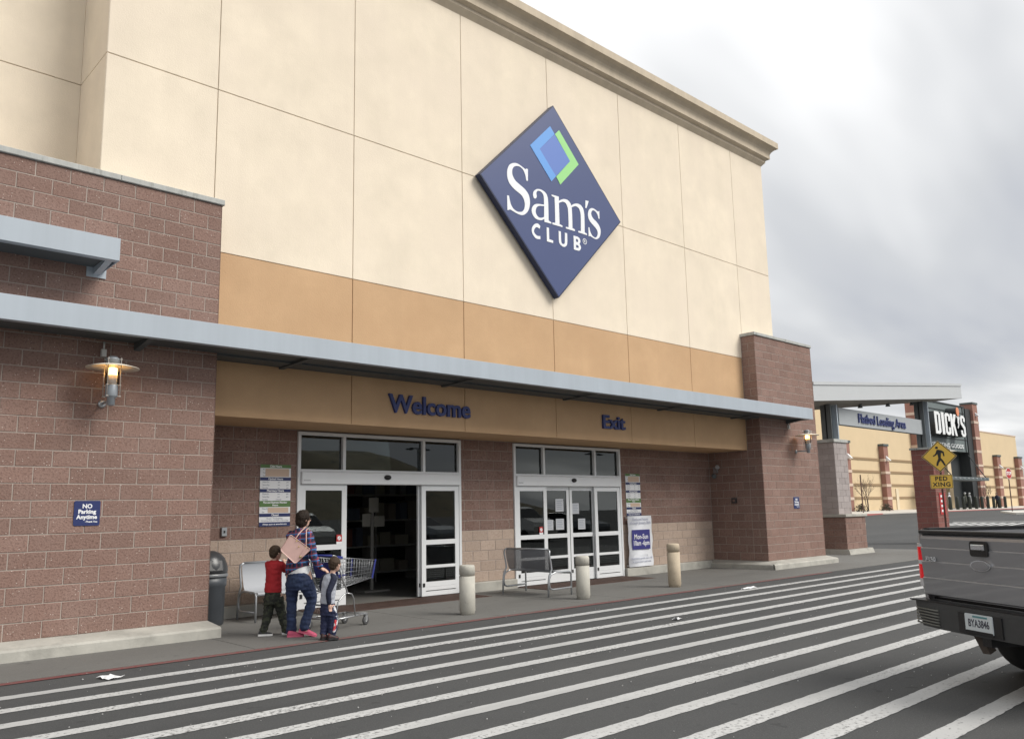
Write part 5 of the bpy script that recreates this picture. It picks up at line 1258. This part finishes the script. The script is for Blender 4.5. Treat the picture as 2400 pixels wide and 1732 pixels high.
for x, y, lab in ((52, -62, 'tall parking lot lamp post mirrored in the Exit transom'), (78, -58, 'distant parking lot lamp post mirrored beside the first one')):
    t = empty('lamp_post', (x, y, 0), 0, lab, 'lamp post'); MB().tube([(0, 0, 0), (0, 0, 9)], [.12, .08], 8).build('pole', DKMETAL, t)
    b = MB(); b.box(-1.2, 1.2, -.05, .05, 8.9, 9.0); b.build('arm', DKMETAL, t)
    for sx in (-1, 1): MB().box(sx*1.2-.35, sx*1.2+.35, -.25, .25, 8.75, 8.9).build('lamp_head', DKMETAL, t)
# ------------------------------------------------------------------ people
def chain(b, pts, n=12):
    """tapered limb with round ends through (point, radius) pairs"""
    P_ = [Vector(p) for p, r in pts]; rr = [r for p, r in pts]
    d0 = (P_[1]-P_[0]).normalized(); d1 = (P_[-1]-P_[-2]).normalized()
    # refine with Catmull-Rom so that joints bend softly
    pts2, rs2 = [], []
    m = len(P_)
    for i in range(m-1):
        p0, p1, p2, p3 = P_[max(i-1, 0)], P_[i], P_[i+1], P_[min(i+2, m-1)]
        for k in range(4):
            t = k/4; pts2.append(.5*((2*p1)+(-p0+p2)*t+(2*p0-5*p1+4*p2-p3)*t*t+(-p0+3*p1-3*p2+p3)*t**3)); rs2.append(rr[i]+(rr[i+1]-rr[i])*t)
    pts2.append(P_[-1]); rs2.append(rr[-1])
    a = [(pts2[0]-d0*rr[0]*c, rr[0]*s) for c, s in ((.98, .2), (.8, .6), (.45, .9))]
    e = [(pts2[-1]+d1*rr[-1]*c, rr[-1]*s) for c, s in ((.45, .9), (.8, .6), (.98, .2))]
    b.tube([p for p, r in a]+pts2+[p for p, r in e], [r for p, r in a]+rs2+[r for p, r in e], n)
def slab(b, secs, head, n=24):
    """stack of ellipses: (z, cx, cy, half width, half depth[, tilt]) turned to the heading angle"""
    ca, sa = math.cos(head), math.sin(head); rings = []
    for s in secs:
        z, cx, cy, hw, hd = s[:5]; tilt = s[5] if len(s) > 5 else 0
        ring = []
        for k in range(n):
            u, v = hw*math.cos(2*math.pi*k/n), hd*math.sin(2*math.pi*k/n)
            ring.append((cx+u*ca+v*sa, cy-u*sa+v*ca, z+tilt*u))
        rings.append(ring)
    b.loft(rings)
def remesh(b, name, m, par, voxel=.009, it=4, fac=.5, disp=0, dscale=12, fold=1.7):
    me = b.mesh(name, None, fix=True); ob = bpy.data.objects.new('tmp', me); COL.objects.link(ob)
    md = ob.modifiers.new('r', 'REMESH'); md.mode = 'VOXEL'; md.voxel_size = voxel; md.use_smooth_shade = True
    if it: sm = ob.modifiers.new('s', 'SMOOTH'); sm.iterations = it; sm.factor = fac
    dg = bpy.context.evaluated_depsgraph_get(); dg.update()
    me2 = bpy.data.meshes.new_from_object(ob.evaluated_get(dg)); me2.name = name
    bpy.data.objects.remove(ob); bpy.data.meshes.remove(me)
    if disp:
        from mathutils import noise as mn
        me2.update()
        co = [v.co.copy() for v in me2.vertices]; no = [v.normal.copy() for v in me2.vertices]; out = []
        for c, n_ in zip(co, no):
            f = mn.noise(Vector((c.x*dscale*.8, c.y*dscale*.8, c.z*dscale*fold)))+.5*mn.noise(c*dscale*2.3)
            out += list(c+n_*f*disp)
        me2.vertices.foreach_set('co', out)
    me2.materials.append(m)
    for p in me2.polygons: p.use_smooth = True
    return link(name, me2, None, par)
def hand(b, w, d, side, L=.085, curl=.3, up=Vector((0, 0, 1))):
    """palm and five curled fingers from wrist w pointing along d"""
    w, d = Vector(w), Vector(d).normalized(); a = d.cross(up).normalized()*side; nrm = a.cross(d).normalized()*side
    k = L/.085
    chain(b, [(w, .017*k), (w+d*.03*k, .021*k), (w+d*.06*k, .020*k)], 10)
    for o in (-.014, .014): chain(b, [(w+d*.02*k+a*o*k, .013*k), (w+d*.068*k+a*o*1.5*k, .0125*k)], 8)
    for j, (o, l) in enumerate(((-.024, .055), (-.008, .066), (.008, .070), (.024, .062))):
        p = w+d*.075*k+a*o*k; q = p+(d*.8-nrm*curl)*l*.5*k; e = q+(d*.5-nrm*(curl+.5)).normalized()*l*.5*k
        chain(b, [(p, .0092*k), (q, .0085*k), (e, .0072*k)], 7)
    p = w+d*.025*k+a*.024*k; q = p+(d*.6+a*.8).normalized()*.03*k; chain(b, [(p, .012*k), (q, .010*k), (q+(d+a*.2).normalized()*.028*k, .0085*k)], 7)
def head(b, c, r, f, tall=1.25):
    """skull, jaw, nose, ears; f = unit heading in the ground plane"""
    c = Vector(c); f = Vector(f).normalized(); s = Vector((f.y, -f.x, 0))
    def egg(cc, rx, ry, rz):
        rings = []
        for i in range(1, 12):
            t = math.pi*i/12
            rings.append([cc+s*rx*math.sin(t)*math.cos(k*math.pi/10)+f*ry*math.sin(t)*math.sin(k*math.pi/10)+Vector((0, 0, -rz*math.cos(t))) for k in range(20)])
        b.loft(rings)
    egg(c, r*.92, r*1.12, r*1.12); egg(c+f*r*.28-Vector((0, 0, r*.45)), r*.68, r*.72, r*.85)
    chain(b, [(c+f*r*1.02+Vector((0, 0, r*.05)), r*.10), (c+f*r*1.20-Vector((0, 0, r*.22)), r*.15)], 7)
    for sd in (-1, 1):
        e = c+s*sd*r*.93-f*r*.05-Vector((0, 0, r*.12)); chain(b, [(e+Vector((0, 0, r*.22)), r*.10), (e+s*sd*r*.06, r*.15), (e-Vector((0, 0, r*.22)), r*.09)], 7)
    return s
def eyes(par, c, r, f, m):
    c = Vector(c); f = Vector(f).normalized(); s = Vector((f.y, -f.x, 0)); b = MB()
    for sd in (-1, 1): b.ball(c+f*r*1.02+s*sd*r*.36+Vector((0, 0, r*.02)), r*.12, 6)
    b.build('eyes', m, par)
def shoe(par, heel, toe, w, up, msole, mupper):
    heel, toe = Vector(heel), Vector(toe); d = toe-heel; l = d.length; d.normalize(); a = d.cross(Vector((0, 0, 1))).normalized(); nz = a.cross(d).normalized()
    secs = [(0, .34, .55), (.06, .40, 1.0), (.25, .40, 1.0), (.45, .40, .80), (.62, .48, .58), (.80, .50, .45), (.93, .40, .34), (1.0, .22, .22)]
    b = MB(); rings = []
    for t, hw, hh in secs:
        c = heel+d*l*t; ring = []
        for k in range(14):
            an = 2*math.pi*k/14; ring.append(c+a*hw*w*math.cos(an)+nz*(.018+max(0, math.sin(an))*hh*up+min(0, math.sin(an))*.004))
        rings.append(ring)
    b.loft(rings); o = b.build('shoe', mupper, par)
    b = MB(); rings = []
    for t, hw, hh in secs:
        c = heel+d*(l*(t*1.03-.015)); rings.append([c+a*s*(hw*w+.004)+nz*z for s, z in ((-1, 0), (1, 0), (1, .024), (-1, .024))])
    b.loft(rings, smooth=False); b.build('sole', msole, o)
SKIN = mat('skin', (.58, .37, .285), .55, var=.05, vs=20); HAIR = mat('brown_hair', (.024, .017, .013), .6, spec=.15, var=.35, vs=60, bump=.6, bs=180, stretch=(1, 1, .35)); HAIR2 = mat('child_hair', (.055, .038, .026), .6, spec=.15, var=.3, vs=60, bump=.5, bs=200)
def plaid_mat():
    m = bpy.data.materials.new('plaid_flannel'); m.use_nodes = True; nt = m.node_tree; N = nt.nodes; L = nt.links; b = N['Principled BSDF']; b.inputs['Roughness'].default_value = .85
    tc = N.new('ShaderNodeTexCoord'); mp = N.new('ShaderNodeMapping'); mp.inputs['Rotation'].default_value = (0, R(6), R(20)); L.new(tc.outputs['Object'], mp.inputs[0])
    def wave(dr, sc, ph):
        w = N.new('ShaderNodeTexWave'); w.wave_type = 'BANDS'; w.bands_direction = dr; w.inputs['Scale'].default_value = sc; w.inputs['Distortion'].default_value = 1.1; w.inputs['Detail Scale'].default_value = 6; w.inputs['Phase Offset'].default_value = ph; L.new(mp.outputs[0], w.inputs[0]); return w.outputs['Fac']
    def mix(f, lo, hi, a, c, amt):
        r = N.new('ShaderNodeMapRange'); r.inputs[1].default_value = lo; r.inputs[2].default_value = hi; r.inputs[4].default_value = amt; L.new(f, r.inputs[0])
        x = N.new('ShaderNodeMix'); x.data_type = 'RGBA'; L.new(r.outputs[0], x.inputs[0])
        if hasattr(a, 'links'): L.new(a, x.inputs[6])
        else: x.inputs[6].default_value = (*a, 1)
        x.inputs[7].default_value = (*c, 1); return x.outputs[2]
    c = mix(wave('X', 4.6, 0), .45, .6, (.020, .055, .20), (.012, .014, .03), .85)
    c = mix(wave('Z', 4.2, 1), .55, .7, c, (.012, .015, .035), .65)
    c = mix(wave('X', 4.6, 2.4), .86, .93, c, (.26, .035, .04), .85)
    c = mix(wave('Z', 4.2, 3.0), .88, .94, c, (.22, .04, .045), .75)
    c = mix(wave('Z', 4.2, 4.4), .90, .95, c, (.06, .20, .46), .8)
    L.new(c, b.inputs['Base Color']); MATS['plaid'] = m; return m
PLAID = plaid_mat()
DENIM = mat('denim', (.014, .026, .070), .85, var=.35, vs=9, bump=.35, bs=40, col2=(.035, .06, .12), c2s=5, c2t=.56, c2w=.2)
RED = mat('red_tee', (.36, .012, .018), .8, var=.12, vs=14); CAMO = mat('camo_cloth', (.016, .018, .014), .9, var=.3, vs=12, col2=(.04, .045, .028), c2s=16, c2t=.5, c2w=.04)
PINK = mat('pink_shoe', (.46, .075, .14), .7, var=.15, vs=30); PSOLE = mat('pink_sole', (.62, .12, .20), .6); WSOLE = mat('white_sole', (.72, .72, .70), .6); BSHOE = mat('black_shoe', (.018, .018, .02), .7)
RAGG = mat('heather_grey', (.36, .38, .43), .9, var=.08, vs=40); NAVC = mat('navy_cloth', (.012, .016, .038), .85, var=.2, vs=12); NAVP = mat('navy_trackpants', (.014, .020, .060), .75, var=.25, vs=10)
EYE = mat('eye_dark', (.02, .015, .012), .2)
VIEW = R(-28)     # people frames: x to the picture's right, y away from the camera
HD = R(38)        # they walk right and away
FW = Vector((math.sin(HD), math.cos(HD), 0)); SD = Vector((math.cos(HD), -math.sin(HD), 0))

# --- woman
W = empty('person', (.79, -1.10, .010), VIEW, 'woman in a blue plaid shirt and jeans walking behind the shopping cart', 'person')
b = MB(); hc = (.008, .0, 1.525)
head(b, hc, .088, (math.sin(R(62)), math.cos(R(62)), 0))
chain(b, [((-.008, .0, 1.34), .058), ((-.002, .0, 1.40), .050), ((.004, .005, 1.47), .050)])
slab(b, [(.80, -.045, 0, .14, .10), (1.0, -.045, 0, .12, .09), (1.2, -.035, 0, .14, .09), (1.33, -.03, 0, .15, .08), (1.37, -.02, 0, .09, .06)], HD)
chain(b, [((-.15, .10, 1.31), .045), ((-.12, .24, 1.08), .036), ((.10, .36, 1.03), .025)]); hand(b, (.11, .365, 1.03), (.7, .0, -.05), -1)
chain(b, [((.09, -.10, 1.30), .045), ((.145, -.13, 1.04), .036), ((.245, -.16, .885), .024)]); hand(b, (.25, -.162, .88), (.08, -.04, -.042), 1, L=.09)
chain(b, [((-.12, .04, .80), .085), ((-.12, .05, .42), .05), ((-.115, .05, .09), .035), ((-.06, .06, .04), .03)]); chain(b, [((.04, -.04, .80), .085), ((.135, -.02, .47), .05), ((.05, -.07, .13), .035), ((.10, -.08, .06), .03)])
wb = remesh(b, 'body', SKIN, W, .0065, 3)
eyes(W, hc, .088, (math.sin(R(62)), math.cos(R(62)), 0), EYE)
b = MB()
slab(b, [(.845, -.055, 0, .176, .130, .42), (.88, -.055, 0, .174, .130, .42), (.97, -.052, 0, .160, .120, .22), (1.05, -.045, 0, .145, .112), (1.17, -.038, 0, .152, .115), (1.27, -.034, 0, .165, .112), (1.335, -.03, 0, .165, .092), (1.375, -.02, 0, .115, .078), (1.405, -.01, 0, .068, .062)], HD)
chain(b, [((.085, -.095, 1.31), .066), ((.125, -.125, 1.16), .060), ((.148, -.135, 1.03), .053), ((.205, -.15, .945), .045), ((.235, -.158, .905), .042)])
chain(b, [((-.145, .095, 1.31), .066), ((-.14, .18, 1.18), .058), ((-.115, .245, 1.08), .052), ((-.02, .30, 1.055), .045), ((.07, .345, 1.04), .042)])
remesh(b, 'plaid_shirt', PLAID, W, .007, 3, disp=.009, dscale=12)
b = MB(); slab(b, [(.80, -.040, 0, .168, .126), (.86, -.042, 0, .166, .124), (.93, -.044, 0, .150, .112)], HD); remesh(b, 'white_undershirt', mat('white_tee', (.72, .73, .75), .85), W, .01, 2)
b = MB()
slab(b, [(.60, -.03, 0, .165, .13), (.68, -.03, 0, .178, .142), (.76, -.035, -.008, .172, .135), (.83, -.04, -.005, .158, .118), (.855, -.04, 0, .150, .112)], HD)
chain(b, [((-.11, .05, .68), .098), ((-.118, .05, .55), .086), ((-.12, .05, .42), .068), ((-.118, .05, .25), .063), ((-.115, .05, .10), .068), ((-.115, .05, .06), .070)])
chain(b, [((.055, -.045, .68), .102), ((.11, -.03, .56), .09), ((.138, -.02, .47), .072), ((.10, -.045, .31), .064), ((.055, -.072, .165), .066), ((.05, -.075, .13), .068)])
remesh(b, 'jeans', DENIM, W, .0075, 3, disp=.009, dscale=11, fold=2.4)
shoe(W, (-.165, -.005, 0), (.045, -.015, 0), .095, .062, PSOLE, PINK); shoe(W, (-.02, -.055, .062), (.20, -.10, .0), .095, .062, PSOLE, PINK)
b = MB(); b.ball((.003, -.008, 1.548), .100, 10, (.96, 1.0, 1.02)); b.ball((-.012, -.018, 1.50), .084, 10, (.95, .95, 1.12)); b.ball((.02, .0, 1.585), .07, 8)
remesh(b, 'hair', HAIR, W, .005, 1, disp=.007, dscale=55, fold=.5)
b = MB(); b.bar((.095, -.055, 1.525), (.118, .045, 1.53), .004, .012); b.build('glasses', BLACK, W)
# pink shoulder bag hanging behind her
BG = empty('shoulder_bag', (.79, -1.10, .010), VIEW, 'pink leather shoulder bag hanging on the woman\'s back', 'handbag')
LEA = mat('pink_leather', (.55, .36, .32), .5, var=.06, vs=14, bump=.15, bs=120); GOLD = mat('gold_metal', (.62, .48, .22), .25, metal=1)
A, Bq, Cq, D = Vector((-.155, 0, 1.335)), Vector((.115, 0, 1.13)), Vector((-.085, 0, .945)), Vector((-.285, 0, 1.135))
b = MB(); rings = []
for y, k in ((-.25, .90), (-.258, .97), (-.235, 1.0), (-.19, 1.0), (-.165, .97)):
    c = (A+Bq+Cq+D)/4; rings.append([c+(q-c)*k+Vector((0, y, 0)) for q in ((A*.94+D*.06), (A*.94+Bq*.06), (Bq*.95+A*.05), (Bq*.92+Cq*.08), (Cq*.92+Bq*.08), (Cq*.93+D*.07), (D*.93+Cq*.07), (D*.94+A*.06))])
b.loft(rings, smooth=False); b.build('bag_body', LEA, BG)
st = [Vector((-.09, -.235, 1.27)), Vector((-.05, -.20, 1.33)), Vector((-.0, -.15, 1.385)), Vector((.03, -.06, 1.405)), Vector((.0, .05, 1.36))]
MB().tube(st, .0075, 6).build('strap', LEA, BG); MB().tube([Vector((.05, -.235, 1.175))]+[p+Vector((.05, .02, -.005)) for p in st[2:4]]+[Vector((.02, .04, 1.36))], .0075, 6).build('strap', LEA, BG)
b = MB(); b.lathe([(.004, 0), (.017, .001), (.017, .005), (.004, .006)], 16); b.v = [(x-.02, -.262-z, 1.04+y) for x, y, z in b.v]; b.build('medallion', GOLD, BG)
for x, z in ((-.045, 1.17), (-.075, 1.245), (.045, 1.155)):
    MB().ball((x, -.263, z), .010, 6, (1, .4, 1)).build('rivet', GOLD, BG)
MB().bar((.045, -.265, 1.155), (-.018, -.268, 1.045), .012, .005, (0, 1, 0)).build('pull_strap', LEA, BG)

# --- boy in red
K = empty('person', (.60, -.70, .010), VIEW, 'boy in a red T-shirt and dark camouflage trousers walking beside the woman', 'person')
b = MB(); hc = (.015, .0, 1.083); fh = (math.sin(R(55)), math.cos(R(55)), 0); head(b, hc, .076, fh)
chain(b, [((-.006, 0, .93), .042), ((.0, .0, .985), .036), ((.008, .003, 1.03), .037)])
slab(b, [(.52, -.01, 0, .095, .07), (.7, -.006, 0, .09, .066), (.86, -.004, 0, .10, .066), (.94, 0, 0, .095, .055), (.97, 0, 0, .05, .045)], HD)
chain(b, [((.095, -.06, .92), .030), ((.15, .06, .83), .025), ((.13, .20, .94), .018)]); hand(b, (.13, .205, .945), (-.02, .08, .05), 1, L=.062)
chain(b, [((-.085, .06, .92), .030), ((-.05, .18, .80), .025), ((.04, .27, .90), .018)]); hand(b, (.042, .272, .903), (.05, .05, .05), -1, L=.062)
chain(b, [((-.06, .03, .52), .06), ((-.065, .03, .30), .038), ((-.115, -.01, .07), .026)]); chain(b, [((.055, -.03, .52), .06), ((.10, .02, .30), .038), ((.155, .02, .06), .026)])
remesh(b, 'body', SKIN, K, .006, 3); eyes(K, hc, .076, fh, EYE)
b = MB(); slab(b, [(.56, -.012, 0, .128, .095), (.63, -.010, 0, .122, .093), (.75, -.006, 0, .114, .086), (.87, -.002, 0, .122, .086), (.94, .002, 0, .122, .072), (.97, .002, 0, .082, .058), (.985, .0, 0, .050, .048)], HD)
chain(b, [((.095, -.06, .925), .047), ((.118, -.02, .88), .045), ((.142, .035, .845), .043)]); chain(b, [((-.085, .06, .925), .047), ((-.075, .10, .87), .045), ((-.06, .15, .83), .043)])
remesh(b, 'red_shirt', RED, K, .0065, 3, disp=.007, dscale=14)
b = MB(); slab(b, [(.40, -.005, 0, .118, .10), (.48, -.006, 0, .128, .102), (.56, -.008, 0, .118, .09), (.585, -.008, 0, .112, .086)], HD)
chain(b, [((-.06, .03, .46), .078), ((-.062, .03, .32), .068), ((-.09, .01, .18), .056), ((-.118, -.01, .085), .050), ((-.122, -.012, .055), .048)])
chain(b, [((.06, -.02, .46), .078), ((.095, .01, .32), .066), ((.13, .02, .18), .055), ((.158, .02, .08), .048), ((.16, .02, .05), .046)])
remesh(b, 'camo_trousers', CAMO, K, .007, 3, disp=.009, dscale=14, fold=2.2)
shoe(K, (-.185, -.02, 0), (-.005, -.03, 0), .075, .050, WSOLE, BSHOE); shoe(K, (.12, .03, .0), (.275, .05, .0), .075, .05, WSOLE, BSHOE)
b = MB(); b.ball((.006, -.008, 1.104), .086, 10, (.94, .96, .94)); b.ball((-.008, -.015, 1.070), .070, 9, (.95, .95, .95)); remesh(b, 'hair', HAIR2, K, .005, 1, disp=.005, dscale=60, fold=.6)
b = MB(); b.bar((.072, -.03, 1.075), (.092, .05, 1.08), .003, .005); b.build('glasses', BLACK, K)

# --- small boy
K = empty('person', (.87, -1.62, .012), VIEW, 'small boy in a grey and navy raglan shirt at the woman\'s right hand', 'person')
b = MB(); hc = (.098, .0, .938); fh = (math.sin(R(50)), math.cos(R(50)), 0); head(b, hc, .074, fh)
chain(b, [((.06, 0, .80), .040), ((.075, 0, .845), .035), ((.09, .003, .89), .036)])
slab(b, [(.42, .015, 0, .085, .065), (.55, .018, 0, .085, .063), (.70, .028, 0, .09, .062), (.78, .045, 0, .085, .052), (.815, .055, 0, .048, .042)], HD)
chain(b, [((.085, -.07, .765), .028), ((.02, -.105, .585), .023), ((.03, -.09, .445), .017)]); hand(b, (.031, -.09, .44), (.012, .005, -.06), 1, L=.06, up=Vector((0, 1, 0)))
chain(b, [((-.03, .055, .765), .028), ((-.055, .09, .63), .023), ((.02, .17, .58), .017)]); hand(b, (.022, .172, .58), (.05, .03, 0), -1, L=.06)
chain(b, [((-.015, .03, .42), .05), ((-.01, .03, .24), .034), ((-.03, .02, .07), .024)]); chain(b, [((.06, -.03, .42), .05), ((.085, -.02, .24), .034), ((.075, -.03, .07), .024)])
remesh(b, 'body', SKIN, K, .006, 3); eyes(K, hc, .074, fh, EYE)
b = MB(); slab(b, [(.445, .012, 0, .102, .082), (.52, .014, 0, .100, .08), (.64, .024, 0, .102, .08), (.73, .036, 0, .106, .076), (.785, .046, 0, .095, .062), (.812, .055, 0, .066, .05), (.825, .058, 0, .046, .043)], HD)
remesh(b, 'grey_shirt', RAGG, K, .0065, 3, disp=.006, dscale=15)
b = MB(); chain(b, [((.062, -.045, .805), .026), ((.088, -.072, .765), .044), ((.052, -.092, .67), .040), ((.018, -.108, .58), .036), ((.028, -.095, .465), .030)]); remesh(b, 'navy_sleeve', NAVC, K, .006, 3, disp=.003, dscale=20)
b = MB(); chain(b, [((.015, .03, .805), .026), ((-.03, .055, .765), .044), ((-.058, .085, .66), .038), ((-.045, .10, .615), .036), ((.0, .15, .585), .030)]); remesh(b, 'navy_sleeve', NAVC, K, .006, 3, disp=.003, dscale=20)
b = MB(); slab(b, [(.30, .025, 0, .095, .085), (.38, .02, 0, .104, .086), (.44, .016, 0, .098, .078), (.465, .015, 0, .094, .074)], HD)
chain(b, [((-.015, .03, .36), .066), ((-.012, .03, .24), .060), ((-.025, .02, .11), .052), ((-.03, .02, .07), .050)]); chain(b, [((.06, -.03, .36), .068), ((.085, -.02, .25), .062), ((.078, -.03, .12), .054), ((.075, -.03, .075), .052)])
remesh(b, 'track_trousers', NAVP, K, .0065, 3, disp=.008, dscale=15, fold=2.2)
def strip(pts, w, m, name):
    b = MB()
    for (p, q) in zip(pts, pts[1:]):
        b.bar(p, q, w, .006, (0, 1, 0))
    b.build(name, m, K)
chain_pts = [(.120, -.078, .34), (.130, -.082, .25), (.115, -.086, .16), (.095, -.086, .085)]
b = MB(); chain(b, [((.088, -.062, .40), .020), ((.118, -.058, .28), .028), ((.108, -.062, .17), .026), ((.092, -.062, .10), .022)]); remesh(b, 'white_side_panel', mat('panel_white', (.68, .70, .74), .8, col2=(.014, .02, .06), c2s=14, c2t=.5, c2w=.03), K, .006, 2)
b = MB(); chain(b, [((.112, -.078, .235), .016), ((.104, -.082, .17), .017), ((.090, -.082, .10), .015)]); remesh(b, 'red_side_panel', mat('panel_red', (.55, .05, .06), .8, col2=(.7, .7, .72), c2s=22, c2t=.55, c2w=.03), K, .006, 2)
RSH = mat('red_dark_shoe', (.03, .012, .012), .6, col2=(.30, .02, .02), c2s=18, c2t=.58, c2w=.05)
shoe(K, (-.065, -.03, 0), (.075, .02, 0), .072, .062, BSHOE, RSH); shoe(K, (.02, -.075, 0), (.15, -.04, 0), .072, .062, BSHOE, RSH)
b = MB(); b.ball((.090, -.008, .958), .084, 10, (.94, .96, .93)); b.ball((.078, -.014, .925), .068, 9, (.95, .95, .95)); remesh(b, 'hair', HAIR2, K, .005, 1, disp=.005, dscale=60, fold=.6)
